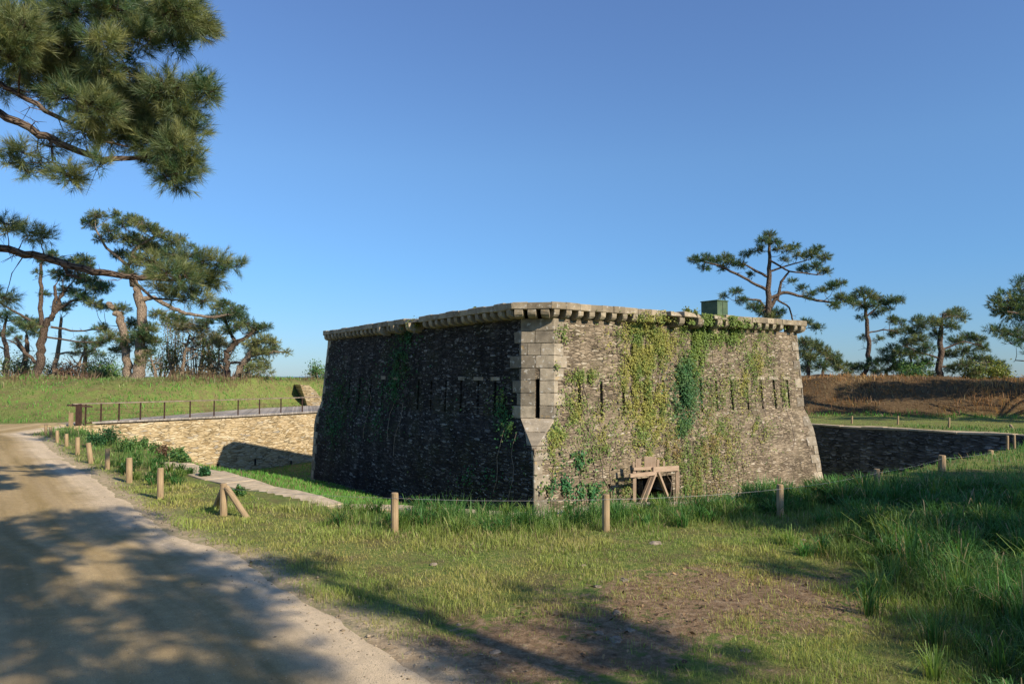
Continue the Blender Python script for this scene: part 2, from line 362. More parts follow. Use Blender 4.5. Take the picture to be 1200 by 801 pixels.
# ------------------------------------------------------------------ terrain: bank, moat, verge (metres)
EDGE = [(-18.2, 29.3), (-7.15, 16.32), (-2.67, 11.45), (-1.16, 11.0), (.34, 10.74), (3.45, 11.84), (5.79, 13.4), (14.65, 20.87), (17.6, 22.6)]
LW = [(-18.2, 28.7), (-13.08, 34.86), (-10.3, 39.2), (-8.0, 45.)]         # wall under the railing
RWL = [(17.9, 22.2), (17.41, 24.78-.9), (12.43, 29.47), (7.5, 36.5), (5.5, 41)]      # wall on the right
MOAT = EDGE+RWL[1:]+[(-3, 47)]+LW[::-1][:-1]
FLOOR = -2.57
_bx = [-200, -60, -21, -19, -17, -12.6, -8, 0, 8, 15, 24, 60, 200]; _by = [26, 28.5, 30.4, 31.6, 34, 49, 51, 49, 42, 36.5, 33.5, 30, 30]
def h_ground(x, y, soft=True):
    x = np.asarray(x, float); y = np.asarray(y, float)
    h = (fbm(x, y, 1.7, 3, 3)-.5)*.10+(fbm(x, y, 6, 9, 2)-.5)*.12
    flat = sstep(.5, -1.2, x-np.interp(y, RE_Y, RE_X)); h = h*(1-flat*.85)
    h = h+.16*sstep(3.0, 7.5, x-.25*y)*sstep(12, 7, y)                       # lush rise at right
    b = y-np.interp(x, _bx, _by)
    wd = np.where(x > 5, 6.5, 9.); top = np.where(x > 5, 1.74, 1.70)
    top = top+.35*sstep(-13, -26, x)*0+(fbm(x, y, 5, 21, 3)-.5)*.5*sstep(0, 4, b)+(fbm(x, y, 1.6, 27, 3)-.5)*.45*sstep(0, 2, b)+np.where(x > 5, (fbm(x, y, 2.6, 29, 2)-.5)*.7*sstep(1, 4, b), 0)
    h = h+top*sstep(0., 1., b/wd)
    ins = in_poly(x, y, MOAT) | (d_line(x, y, LW) < .33) | (d_line(x, y, RWL) < .33) | ((d_line(x, y, EDGE[1:6]) < .33)); de = d_line(x, y, EDGE)
    tt = sstep(5.2, 3.2, x)*sstep(-8.8, -7.5, x); sl = .27+.5*sstep(2.5, 5., x)+.3*sstep(-7.4, -9, x); st = .3*tt; de0 = .9*tt
    hm = np.maximum(FLOOR, -st-np.maximum(de-de0, 0)*sl)+(fbm(x, y, 1.2, 5, 3)-.5)*.10
    h = np.where(ins, hm, h)
    r = np.hypot(x, y-10); h = h-16*sstep(90, 190, r)
    return h
_re = [G(*q)[:2] for q in [(500, 801), (398, 726), (330, 693), (280, 655), (205, 629), (162, 599), (116, 564), (69, 534), (47, 514)]]
RE_Y = np.array([-12., 1.]+[p[1] for p in _re]+[25., 26.5, 30, 31.5, 40]); RE_X = np.array([5.5, 1.4]+[p[0]+.13 for p in _re]+[-16.6, -16.8, -17.6, -18.8, -20])
def road_x(y): return np.interp(y, RE_Y, RE_X)+(fbm(y, y*0, .6, 31, 4)-.5)*.16

def axis(lo, hi, st, far):
    a = list(np.arange(lo, hi+1e-6, st)); s = st; v = hi
    while v < far: s *= 1.25; v += s; a.append(v)
    s = st; v = lo; b = []
    while v > -far: s *= 1.25; v -= s; b.append(v)
    return np.array(b[::-1]+a)
gx = axis(-24, 24, .2, 900); gy = axis(1.5, 52, .2, 900)
X, Yg = np.meshgrid(gx, gy); Z = h_ground(X, Yg)
def soil_amount(x, y):
    """bare earth: trodden patch in front, verge of the road"""
    c = G(800, 715)[:2]; c2 = G(930, 690)[:2]; c3 = G(590, 770)[:2]
    s = .60*np.exp(-(((x-c[0])/1.5)**2+((y-c[1])/1.35)**2))+.55*np.exp(-(((x-c2[0])/1.2)**2+((y-c2[1])/.9)**2))+.62*np.exp(-(((x-c3[0])/1.1)**2+((y-c3[1])/.8)**2))
    e = x-np.interp(y, RE_Y, RE_X); s = s+.4*np.exp(-(e/.22)**2)*(y < 26)+.06*np.exp(-(e/.9)**2)*(y < 26)
    return np.clip(s, 0, 1)
inm = in_poly(X, Yg, MOAT); bb = Yg-np.interp(X, _bx, _by)
soil = soil_amount(X, Yg)*(~inm)
brown = np.where(X > 5, sstep(.6, 1.6, bb+(fbm(X, Yg, 2, 8)-.5)*1.5), sstep(6.5, 9, bb)*.5)
_er = X-np.interp(Yg, RE_Y, RE_X); sandm = np.clip(np.exp(-(_er/.24)**2)*1.1+(fbm(X, Yg, .5, 14, 3)-.5)*.9*np.exp(-(_er/.8)**2), 0, 1)*(Yg < 27)
idx = np.arange(X.size).reshape(X.shape)
quads = np.stack([idx[:-1, :-1], idx[:-1, 1:], idx[1:, 1:], idx[1:, :-1]], -1).reshape(-1, 4)
ground = mesh_np('ground', np.stack([X.ravel(), Yg.ravel(), Z.ravel()], -1), quads, M['ground'], cols=np.stack([soil.ravel(), brown.ravel(), sandm.ravel()], -1), smooth=True)
tag(ground, kind='structure', label='grassy ground with the dry moat and earth banks')
# sea
sv = [(-9000, -9000, -9), (9000, -9000, -9), (9000, 9000, -9), (-9000, 9000, -9)]
tag(mesh_np('sea', sv, [[0, 1, 2, 3]], M['sea']), kind='structure', label='blue sea on the horizon behind the pines')
# road sheet
ys = np.concatenate([np.arange(-12, 20, .12), np.arange(20, 31.6, .12)]); us = 1-np.concatenate([np.linspace(0, .06, 16), np.linspace(.06, 1, 40)[1:]**1.5*.94+.06*0])
us = np.sort(np.unique(np.round(us, 6)))
RV = []; RU = []
for y in ys:
    xe = road_x(np.array(y)); x = -46+(xe+46)*us
    x = x.astype(float); dist = xe-x
    z = h_ground(x, np.full_like(x, y))+.014-.045*sstep(.22, 0., dist)-(.05*sstep(-.8, .2, y-np.interp(x, _bx, _by)))+.01*(fbm(x, np.full_like(x, y), .25, 77, 2)-.5)*sstep(1.2, 0, dist)*3
    RV.append(np.stack([x, np.full_like(x, y), z], -1)); RU.append(np.stack([dist, np.full_like(x, y)], -1))
nr, nc = len(ys), len(us); ri = np.arange(nr*nc).reshape(nr, nc)
rq = np.stack([ri[:-1, :-1], ri[:-1, 1:], ri[1:, 1:], ri[1:, :-1]], -1).reshape(-1, 4)
tag(mesh_np('road', np.concatenate(RV), rq, M['road'], uv=np.concatenate(RU), smooth=True), kind='structure', label='sandy track with a pale worn edge')

# ------------------------------------------------------------------ moat walls
def wall_run(name, pts, z1, z0, thick, side, material, label, cope=None, **tg):
    """vertical masonry with a face on `side` (+1 = left of travel)"""
    root = empty(name, (pts[0][0], pts[0][1], 0), label=label, cat='wall', **tg)
    mb = MB(); cb = MB(); u = 0
    def nrm(i):
        ns = []
        for a, b in ((i-1, i), (i, i+1)):
            if a >= 0 and b < len(pts):
                d = np.array(pts[b])-np.array(pts[a]); d = d/np.linalg.norm(d); ns.append(np.array([-d[1], d[0]])*side)
        n = sum(ns); n /= np.linalg.norm(n); return n/(n@ns[0])
    nn = [nrm(i) for i in range(len(pts))]
    for i in range(len(pts)-1):
        a = np.array(pts[i]); b = np.array(pts[i+1]); L = np.linalg.norm(b-a); a2 = a-nn[i]*thick; b2 = b-nn[i+1]*thick
        q = lambda p, z: (p[0], p[1], z)
        f = [q(a, z0), q(b, z0), q(b, z1), q(a, z1)]; uvq = [(u, z0), (u+L, z0), (u+L, z1), (u, z1)]
        if side < 0: pass
        mb.poly(f, uvq); mb.poly([q(a, z1), q(b, z1), q(b2, z1), q(a2, z1)], [(u, 9), (u+L, 9), (u+L, 9.6), (u, 9.6)])
        mb.poly([q(b2, z0), q(a2, z0), q(a2, z1), q(b2, z1)], uvq)
        if i == len(pts)-2: mb.poly([q(b, z0), q(b2, z0), q(b2, z1), q(b, z1)], [(0, z0), (thick, z0), (thick, z1), (0, z1)])
        if i == 0: mb.poly([q(a2, z0), q(a, z0), q(a, z1), q(a2, z1)], [(0, z0), (thick, z0), (thick, z1), (0, z1)])
        if cope:
            cw, ct, ov = cope; n = max(1, int(L/.75)); t = 0
            for j in range(n):
                t0 = j/n; t1 = (j+1)/n; pj = [a+(b-a)*t0, a+(b-a)*t1]; nj = [nn[i]*(1-t0)+nn[i+1]*t0, nn[i]*(1-t1)+nn[i+1]*t1]
                jit = random.uniform(-.012, .012); g = .003/L
                pj = [a+(b-a)*(t0+g), a+(b-a)*(t1-g)]
                w1 = (cw if a[0] < -2.9 else min(cw, .3))+random.uniform(-.025, .025)
                o1 = [pj[0]+nj[0]*(ov+jit), pj[1]+nj[1]*(ov+jit), pj[1]-nj[1]*w1, pj[0]-nj[0]*w1]
                zt = z1+ct+random.uniform(-.008, .008)
                sh = random.random()
                cb.hexa([q(p, z1+.002) for p in o1], [q(p, zt) for p in o1], (sh, sh, sh), .008)
        u += L
    mb.build('masonry', material, root)
    if cope: rough(cb, .045, .45).build('coping', M['cope'], root, cols=True)
    return root
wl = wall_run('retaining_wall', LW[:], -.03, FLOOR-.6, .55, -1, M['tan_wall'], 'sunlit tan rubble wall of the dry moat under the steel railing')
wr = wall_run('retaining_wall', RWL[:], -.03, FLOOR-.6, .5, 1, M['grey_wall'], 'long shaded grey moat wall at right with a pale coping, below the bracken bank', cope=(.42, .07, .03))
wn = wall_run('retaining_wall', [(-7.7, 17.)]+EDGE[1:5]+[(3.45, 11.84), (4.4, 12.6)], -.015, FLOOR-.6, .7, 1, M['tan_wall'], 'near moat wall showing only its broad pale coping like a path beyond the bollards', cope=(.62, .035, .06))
mb = MB()                                                           # weep slots low in the tan wall
for px, py in ((255, 547), (299, 541), (341, 543)):
    P = None
    for i in range(len(LW)-1):
        a = np.array(LW[i]); b = np.array(LW[i+1]); d = ray(px, py); k = d[0]/d[1]
        t = (a[0]-k*a[1])/(k*(b[1]-a[1])-(b[0]-a[0]))
        if 0 <= t <= 1: P = a+(b-a)*t; dr = (b-a)/np.linalg.norm(b-a)
    if P is not None:
        z = PY(px, py, P[1])[2]; n2 = np.array([dr[1], -dr[0]])
        o = MB(); o.bar((*(P+n2*.004-dr*0), z-.16), (*(P+n2*.004), z+.16), .09, .02, up=(n2[0], n2[1], 0)); o.build('drain_slot', M['void'], wl)
# boardwalk behind the railing
DA = [np.array(p)+[-.06, .05] for p in [(-17.2, 29.9), LW[1], LW[2], LW[3]]]; DB = [G(150, 493)[:2]+[0, .0], G(290, 481)[:2], G(372, 476)[:2], np.array([-7., 50.])]
mb = MB(); n = 120
for i in range(n):
    def L(D, t):
        t = t*(len(D)-1); k = min(int(t), len(D)-2); return D[k]+(D[k+1]-D[k])*(t-k)
    t0 = i/n; t1 = (i+1)/n-.0006; g = random.uniform(.36, .6)
    q = [L(DA, t0), L(DA, t1), L(DB, t1), L(DB, t0)]
    c = (g, g, g*random.uniform(.94, 1.)); zz = .10+random.uniform(-.004, .004)
    mb.hexa([(*p, .03) for p in q][::-1], [(*p, zz) for p in q][::-1], c)
tag(mb.build('boardwalk', M['deck'], cols=True), kind='structure', label='grey plank boardwalk behind the railing')

# ------------------------------------------------------------------ the fort
K0 = np.array([.376, 16.87]); K1 = np.array([9.97, 23.78]); K3 = np.array([-7.78, 29.25]); K2 = K1+K3-K0
CORN = [K0, K1, K2, K3]
def offset_quad(Q, o):
    """o > 0 moves every side outward"""
    n = 4; out = []
    L = []
    for i in range(n):
        a = Q[i]; b = Q[(i+1) % n]; d = (b-a)/np.linalg.norm(b-a); nr = np.array([d[1], -d[0]]); L.append((a+nr*o, d))
    for i in range(n):
        p, d = L[i-1]; q, e = L[i]; A = np.array([[d[0], -e[0]], [d[1], -e[1]]]); s = np.linalg.solve(A, q-p); out.append(p+d*s[0])
    return out
QT = offset_quad(CORN, -.28); QA = offset_quad(QT, .10)
def pxat(px, y): return np.array([(px-600)/F*y*1.0, y])
QB = [pxat(626, 16.78), pxat(952, 23.55), None, pxat(370, 29.2)]; QB[2] = QB[1]+QB[3]-QB[0]
QC = [pxat(627, 16.4), pxat(972, 23.25), None, pxat(365, 29.05)]; QC[2] = QC[1]+QC[3]-QC[0]
ZT = 3.40; _ld = (K3-K0)/np.linalg.norm(K3-K0); _rd = (K1-K0)/np.linalg.norm(K1-K0); QT[0] = QT[0]+_rd*.14; QA[0] = QA[0]+_rd*.15; QT[3] = QT[3]+_ld*.12-_rd*.08; QA[3] = QA[3]+_ld*.20-_rd*.16; QA[1] = QA[1]+_rd*.12
ZL = [ZT, .97, .28, -3.0]; QL = [QT, QA, QB, QC]; CL = [.56, .58, .01, .01]; CK = [1., .7, .7, .6]
def lev(z):
    z = min(max(z, ZL[-1]), ZL[0])
    for i in range(3):
        if z >= ZL[i+1]-1e-9:
            t = (ZL[i]-z)/(ZL[i]-ZL[i+1]); return [QL[i][k]*(1-t)+QL[i+1][k]*t for k in range(4)], CL[i]*(1-t)+CL[i+1]*t
def ring(z, Q=None, c=None):
    """8 points: for corner k the point before and the point after it (counter-clockwise from the left side of corner 0)"""
    if Q is None: Q, c = lev(z)
    out = []
    for k in range(4):
        p = Q[k]; a = Q[k-1]-p; b = Q[(k+1) % 4]-p
        out += [p+a/np.linalg.norm(a)*c*CK[k], p+b/np.linalg.norm(b)*c*CK[k]]
    return out
def fpt(seg, s, z, off=0.):
    """point on segment seg of the octagon (0 = front facet, 1 = right face, 7 = left face), s metres-fraction 0..1"""
    r = ring(z); a = r[seg]; b = r[(seg+1) % 8]; p = a+(b-a)*s; d = (b-a); L = np.linalg.norm(d)
    nrm = np.array([d[1], -d[0]])/max(L, 1e-9)
    if L < .05:
        a2 = ring(3.)[seg]; b2 = ring(3.)[(seg+1) % 8]; dd = b2-a2; nrm = np.array([dd[1], -dd[0]])/np.linalg.norm(dd)
    p = p+nrm*off; return np.array([p[0], p[1], z])
def s_of_px(seg, px, z):
    ss = np.linspace(0, 1, 2001); P = np.array([fpt(seg, s, z) for s in ss]); x, _ = to_px(P); return ss[np.argmin(abs(x-px))]
fort_c = (K0+K2)/2
fort = empty('stone_fort', (fort_c[0], fort_c[1], FLOOR), label='square stone fort tower with chamfered corners, corbelled cornice and ivy, standing in the dry moat', cat='fort')
SEGL = [np.linalg.norm(ring(2.)[(i+1) % 8]-ring(2.)[i]) for i in range(8)]
slits = {1: [], 7: [], 0: []}
for px in (679, 705, 731, 755, 778, 822, 840, 858, 876, 893, 908, 924): slits[1].append((s_of_px(1, px, 1.4), .095, .97, 1.87))
slits[1].append((s_of_px(1, 714, -.8), .08, -1.0, -.66)); slits[1].append((s_of_px(1, 768, -1.2), 1.22, -2.9, -.62))
for px in (580, 560, 540, 522, 505, 490, 462, 448, 434, 421, 409): slits[7].append((s_of_px(7, px, 1.4), .11, .97, 1.87))
slits[0].append((.5, .10, .97, 1.92))
mb = MB(); mi = []
U0 = 0
for seg in range(8):
    sl = slits.get(seg, []); W = SEGL[seg]
    ss = {0., 1.}; zs = {ZT, .97, .28, -3.0}
    for s, wd, z0, z1 in sl: ss |= {round(s-wd/2/W, 5), round(s+wd/2/W, 5)}; zs |= {z0, z1}
    ss = sorted(ss); zs = sorted(zs, reverse=True)
    for i in range(len(ss)-1):
        for j in range(len(zs)-1):
            a, b = ss[i], ss[i+1]; zt, zb = zs[j], zs[j+1]; sm = (a+b)/2; zm = (zt+zb)/2
            hole = any(abs(sm-s) < wd/2/W+1e-4 and z0 < zm < z1 for s, wd, z0, z1 in sl)
            P = [fpt(seg, a, zb), fpt(seg, b, zb), fpt(seg, b, zt), fpt(seg, a, zt)]
            uvq = [(U0+a*W, zb), (U0+b*W, zb), (U0+b*W, zt), (U0+a*W, zt)]
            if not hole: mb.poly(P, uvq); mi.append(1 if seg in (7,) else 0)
            else:
                Q = [fpt(seg, a, zb, -.45), fpt(seg, b, zb, -.45), fpt(seg, b, zt, -.45), fpt(seg, a, zt, -.45)]
                for x0, x1 in ((0, 1), (1, 2), (2, 3), (3, 0)):
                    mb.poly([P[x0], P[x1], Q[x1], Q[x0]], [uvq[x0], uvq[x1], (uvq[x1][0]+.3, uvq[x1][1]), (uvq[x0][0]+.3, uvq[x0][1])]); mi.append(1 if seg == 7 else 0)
                mb.poly(Q, uvq); mi.append(2)
    U0 += W+3
mesh_np('wall', np.array(mb.V), mb.F, None, fort, uv=np.array(mb.UV), mats=[M['fort'], M['fort_shade'], M['void']], mi=mi)
# quoins: dressed blocks wrapping the chamfered corners
def corner_path(k, s, z, off):
    """s metres along the wall from the middle of the corner facet, + towards the next side"""
    r = ring(z); a = r[2*k]; b = r[2*k+1]; w = np.linalg.norm(b-a)/2
    Q = lev(z)[0]; nxt = Q[(k+1) % 4]-Q[k]; nxt /= np.linalg.norm(nxt); prv = Q[k-1]-Q[k]; prv /= np.linalg.norm(prv)
    nf = -(nxt+prv)/np.linalg.norm(nxt+prv); nr = np.array([nxt[1], -nxt[0]]); nl = np.array([-prv[1], prv[0]])
    m = (a+b)/2; kk = math.tan(math.radians(22.5))
    if abs(s) <= w-1e-6: q = m+(b-a)/(2*w)*s+nf*off
    elif s > 0:
        q = b+nxt*(s-w)+nr*off
        if s-w < 1e-4: q = b+(nf+nr)/(1+nf@nr)*off
    else:
        q = a+prv*(-s-w)+nl*off
        if -s-w < 1e-4: q = a+(nf+nl)/(1+nf@nl)*off
    return np.array([q[0], q[1], z])
def w_of(k, z): r = ring(z); return np.linalg.norm(r[2*k+1]-r[2*k])/2
qb = MB()
def block(k, s0, s1, z0, z1, proud=.016, deep=.22):
    g = .007; s0 += g; s1 -= g; z0 += g; z1 -= g
    def prof(z):
        w_ = w_of(k, z); wt = w_of(k, z1 if z == z0 else z0); cuts = [s0]+[c for c in (-w_, w_) if s0+.01 < c < s1-.01]+[s1]
        return cuts, w_
    c0, w0 = prof(z0); c1, w1 = prof(z1)
    if len(c0) != len(c1): c1 = [s0]+[((c/w0)*w1 if w0 > 0 else 0) for c in c0[1:-1]]+[s1]
    def loop(z, cs): return [corner_path(k, c, z, proud) for c in cs]+[corner_path(k, c, z, -deep) for c in cs[::-1]]
    sh = random.random(); qb.hexa(loop(z0, c0)[::-1][::-1], loop(z1, c1), (sh, sh, sh), .008)
for k in (0, 1, 3):
    z = ZT; i = 0
    while z > -2.6:
        hgt = .30 if z > .5 else random.uniform(.26, .34); zb = z-hgt
        if k == 0 and z > .9: zb = ZT-(i+1)*.3037
        w_ = min(w_of(k, z), w_of(k, zb)) if z > .97 else w_of(k, z)
        long_r = (i % 2 == 0); a = (.30 if long_r else .12)+random.uniform(-.04, .05); b = (.10 if long_r else .34)+random.uniform(-.04, .06)
        if k == 0 and i == 3: a, b = .40, .48
        if z < .45: a += .12; b += .15
        sL = -w_-b; sR = w_+a
        slitc = (k == 0 and zb < 1.90 and z > 1.0)
        if z < .97-.01:
            block(k, -max(w_of(k, z), w_of(k, zb))-(.04 if k == 0 else b), max(w_of(k, z), w_of(k, zb))+a, zb, z)
        elif slitc: block(k, sL, -.053, zb, z); block(k, .053, sR, zb, z)
        elif i % 4 == 0: block(k, sL, -w_*.97 if False else -.0, zb, z) if False else block(k, -w_-b*.5, sR, zb, z)
        elif i % 4 == 2 and k == 0: block(k, sL, -.24, zb, z); block(k, -.24, .08, zb, z); block(k, .08, sR, zb, z)
        else: m = random.uniform(-.08, .08); block(k, sL, m, zb, z); block(k, m, sR, zb, z)
        z = zb; i += 1
rough(qb, .014).build('quoins', M['ashlar'], fort, cols=True)
# lintels over the loopholes
for seg in (1, 7):
    for s, wd, z0, z1 in slits[seg]:
        if z1 < 0 or random.random() < .3 or (seg == 7 and s < .0): continue
        if seg == 7 and random.random() < .6: continue
        hw = random.uniform(.16, .24)/SEGL[seg]; z0l = z1+.005; z1l = z1+random.uniform(.09, .12)
        o = MB(); lo = [fpt(seg, s-hw, z0l, .012), fpt(seg, s+hw, z0l, .012), fpt(seg, s+hw, z0l, -.1), fpt(seg, s-hw, z0l, -.1)]; hi = [fpt(seg, s-hw, z1l, .012), fpt(seg, s+hw, z1l, .012), fpt(seg, s+hw, z1l, -.1), fpt(seg, s-hw, z1l, -.1)]
        sh = random.random(); o.hexa(lo, hi, (sh, sh, sh), .006); o.build('lintel', M['ashlar'], fort, cols=True)
# cornice: slab blocks on rows of corbels
RC = ring(0, CORN, .70); RW = ring(ZT)
def cor_pt(seg, s, off):
    a = RC[seg]; b = RC[(seg+1) % 8]; d = b-a; d = d/np.linalg.norm(d); n = np.array([d[1], -d[0]]); return a+(b-a)*s+n*off
def cs_of_px(seg, px):
    ss = np.linspace(0, 1, 2001); P = np.array([[*cor_pt(seg, s, 0), 3.6] for s in ss]); x, _ = to_px(P); return ss[np.argmin(abs(x-px))]
ZC0, ZC1 = 3.60, 3.77
gap = {1: (cs_of_px(1, 781), cs_of_px(1, 851)), 7: (cs_of_px(7, 490), cs_of_px(7, 474))}
gap = {k: (min(v), max(v)) for k, v in gap.items()}
cc = MB()
for seg in range(8):
    L = np.linalg.norm(RC[(seg+1) % 8]-RC[seg]); n = max(2, round(L/.42)); s = 0.
    while s < 1-1e-6:
        e = s+random.uniform(.34, .52)/L
        if e > 1-.2/L: e = 1.
        if seg in gap and s < gap[seg][0] < e: e = gap[seg][0]
        if seg in gap and gap[seg][0]-1e-6 <= s < gap[seg][1]: s = gap[seg][1]; continue
        g = .004/L; a0, a1 = s+g, e-g; j = random.uniform(-.014, .012); zt = ZC1+random.uniform(-.012, .014)
        mi_ = lambda t: -.75
        q = [cor_pt(seg, a0, j), cor_pt(seg, a1, j)]
        # mitre at the ends
        e0 = cor_pt(seg, a0, -.7); e1 = cor_pt(seg, a1, -.7)
        if s == 0: e0 = e0+(RC[(seg+1) % 8]-RC[seg])/L*.29
        if e == 1.: e1 = e1-(RC[(seg+1) % 8]-RC[seg])/L*.29
        sh = random.random(); cc.hexa([(*p, ZC0) for p in (q[0], q[1], e1, e0)], [(*p, zt) for p in (q[0], q[1], e1, e0)], (sh, sh, sh), .014)
        s = e
rough(cc, .014).build('cornice_slab', M['cornice'], fort, cols=True)
def corbel(seg, s, wd=.17, ext=.25, name='corbel', top=ZC0-.002, h=.205, c=None):
    a = RC[seg]; b = RC[(seg+1) % 8]; d = (b-a)/np.linalg.norm(b-a); n = np.array([d[1], -d[0]]); p = a+(b-a)*s
    prof = [(-.42, 0), (ext-.28, 0), (ext-.28, -h*.35)]+[(-.28+ext-ext*.75*(1-math.cos(t)), -h*.35-h*.65*math.sin(t)) for t in (.4, .8, 1.2, 1.57)]+[(-.42, -h)]
    w2 = wd/2*random.uniform(.9, 1.08); tilt = random.uniform(-.01, .01); sh = random.random(); o = MB()
    L0 = [np.array([*(p+n*u-d*w2), top+v+tilt]) for u, v in prof]; L1 = [np.array([*(p+n*u+d*w2), top+v-tilt]) for u, v in prof]
    o.hexa(L0, L1, (sh, sh, sh), .008); return rough(o, .01).build(name, M['cornice'], fort, cols=True)
nc_ = 0
for seg, cnt in ((1, 28), (7, 36), (0, 3), (2, 2), (6, 2)):
    for i in range(cnt):
        s = (i+.5)/cnt
        if seg in gap and gap[seg][0]-.02 < s < gap[seg][1]+.01: continue
        if seg in (1, 7) and random.random() < .03: continue
        corbel(seg, s, wd=.175 if seg else .22, ext=.26); nc_ += 1
# broken box machicolation in the middle of each side: big consoles with rough slabs
for seg, pxs in ((1, (796, 818, 840)), (7, (481, 463, 447))):
    for px in pxs:
        s = cs_of_px(seg, px); corbel(seg, s, .22, .40, 'console', 3.60, .27)
for seg, pxs in ((1, ((781.5, 796, .14), (796.5, 813, .16), (815, 832, .12), (833, 850, .13))), (7, ((489, 475, .14),))):
    for p0, p1, hh in pxs:
        s0, s1 = sorted((cs_of_px(seg, p0), cs_of_px(seg, p1))); o = MB(); f_ = random.uniform(.05, .22)
        lo = [(*cor_pt(seg, s0, f_), 3.61), (*cor_pt(seg, s1, f_-.05), 3.61), (*cor_pt(seg, s1, -.5), 3.61), (*cor_pt(seg, s0, -.5), 3.61)]
        hi = [(*cor_pt(seg, s0+.003, f_-.04), 3.61+hh), (*cor_pt(seg, s1-.004, f_-.09), 3.60+hh*.8), (*cor_pt(seg, s1, -.5), 3.61+hh), (*cor_pt(seg, s0, -.5), 3.61+hh)]
        sh = random.random(); o.hexa(lo, hi, (sh, sh, sh), .02); o.build('slab', M['cornice'], fort, cols=True)
# the roof terrace behind the cornice
RI = ring(0, offset_quad(CORN, -.4), .5); o = MB(); o.poly([(*p, 3.62) for p in RI], [(p[0], p[1]) for p in RI]); o.build('roof', M['rock'], fort)

# green painted box on the roof
bp = pxat(838, 22.4); gb = empty('green_box', (bp[0], bp[1], 3.58), label='square green painted metal box on the roof edge of the fort', cat='box')
dR = (K1-K0)/np.linalg.norm(K1-K0); dB = (K3-K0)/np.linalg.norm(K3-K0)
def boxq(c, a, b, z0, z1, o, bev=.01): 
    q = [c-dR*a-dB*b, c+dR*a-dB*b, c+dR*a+dB*b, c-dR*a+dB*b]; o.hexa([(*p, z0) for p in q], [(*p, z1) for p in q], None, bev)
o = MB(); boxq(bp, .25, .32, 3.6, 4.27, o); o.build('body', M['green_paint'], gb)
o = MB(); boxq(bp, .27, .34, 4.272, 4.31, o); o.build('lid', M['green_paint'], gb)
o = MB(); boxq(bp-dB*.323, .006, .004, 3.63, 4.25, o, 0); o.build('panel_seam', M['void'], gb)

# timber shoring frame against the foot of the right face
def on_face(px, py, off): 
    """point on the right face hit by the ray, moved off metres outward"""
    Q = QC; a = Q[0]; b = Q[1]; d = (b-a)/np.linalg.norm(b-a); n = np.array([d[1], -d[0]]); a = a+n*off
    r = ray(px, py); k = r[0]/r[1]; t = (k*a[1]-a[0])/(d[0]-k*d[1]); p = a+d*t; return PY(px, py, p[1])
fp = on_face(768, 585, .3); tf = empty('timber_frame', (fp[0], fp[1], FLOOR), label='raw timber trestle of posts, beams and braces at the foot of the ivy wall', cat='trestle')
def FP(px, py, off=.25): return on_face(px, py, off)
def fbar(name, a, b, w1, w2, oa=.25, ob=None):
    o = MB(); o.bar(FP(*a, oa), FP(*b, ob if ob is not None else oa), w1, w2, c=None, bevel=.005); return o.build(name, M['timber'], tf)
fbar('post', (743.5, 552), (743.5, 650), .075, .075); fbar('post', (793.5, 549), (793.5, 650), .075, .075)
fbar('brace', (768, 553), (752.5, 594), .09, .05, .29, .33); fbar('brace', (771, 553), (787, 594), .09, .05, .29, .33)
fbar('brace', (764, 555), (750, 590), .07, .05, .1, .1)
fbar('beam', (738, 557), (768, 554), .05, .09, .31); fbar('beam', (742, 549), (766, 548), .05, .07, .23); fbar('beam', (765, 550), (795, 548), .05, .13, .30)
fbar('board', (748, 549), (748, 537), .13, .04, .19); fbar('board', (762, 547), (762, 534.5), .30, .04, .19); fbar('peg', (742.5, 549), (742.5, 541), .05, .05, .21); fbar('peg', (771, 547), (771, 538), .06, .05, .13); fbar('peg', (778, 547), (778, 540), .05, .05, .13)

# ------------------------------------------------------------------ railing on the tan wall
P0 = G(95, 503)[:2]; rl = empty('metal_railing', (P0[0], P0[1], 0), label='long rusty steel railing with thin posts running along the top of the tan moat wall', cat='railing')
def wallpt(px):
    k = (px-600)/F
    for i in range(len(LW)-1):
        a = np.array(LW[i]); b = np.array(LW[i+1]); t = (a[0]-k*a[1])/(k*(b[1]-a[1])-(b[0]-a[0]))
        if -.2 <= t <= 1.0001 and (t >= 0 or i == 0): return a+(b-a)*t+np.array([-.16, .1])
    return b
RH = .83
rp = [wallpt(p) for p in (105, 123, 144, 169, 197, 227, 255, 283, 308, 333, 358, 384)]
for i, p in enumerate(rp):
    o = MB(); o.bar((*p, -.02), (*p, RH), .05, .05); o.build('post', M['rust'], rl)
ep = wallpt(97); e2 = wallpt(93)
o = MB(); o.bar((*ep, -.05), (*ep, RH+.02), .17, .17, bevel=.01); o.build('end_post', M['rust'], rl)
o = MB(); o.bar((*(e2+[-.05, -.2]), -.05), (*(e2+[-.05, -.2]), .5), .12, .12, bevel=.01); o.build('end_post', M['post'], rl)
top = [ep+[-.15, -.2]]+rp
def railseg(name, z, wx, wy, m, pts):
    o = MB()
    for a, b in zip(pts[:-1], pts[1:]): o.bar((*a, z), (*b, z), wx, wy)
    o.build(name, m, rl)
railseg('handrail', RH+.025, .10, .045, M['rail_top'], top)
railseg('bottom_rail', .05, .04, .05, M['rust'], rp)
for z in (.22, .40, .58): railseg('cable', z, .010, .010, M['rust'], rp)
o = MB(); q = wallpt(108); o.bar((*(ep+[-.35, -.2]), RH-.02), (*(q+[.1, .1]), RH-.1), .18, .07); o.build('plank', M['rust'], rl)

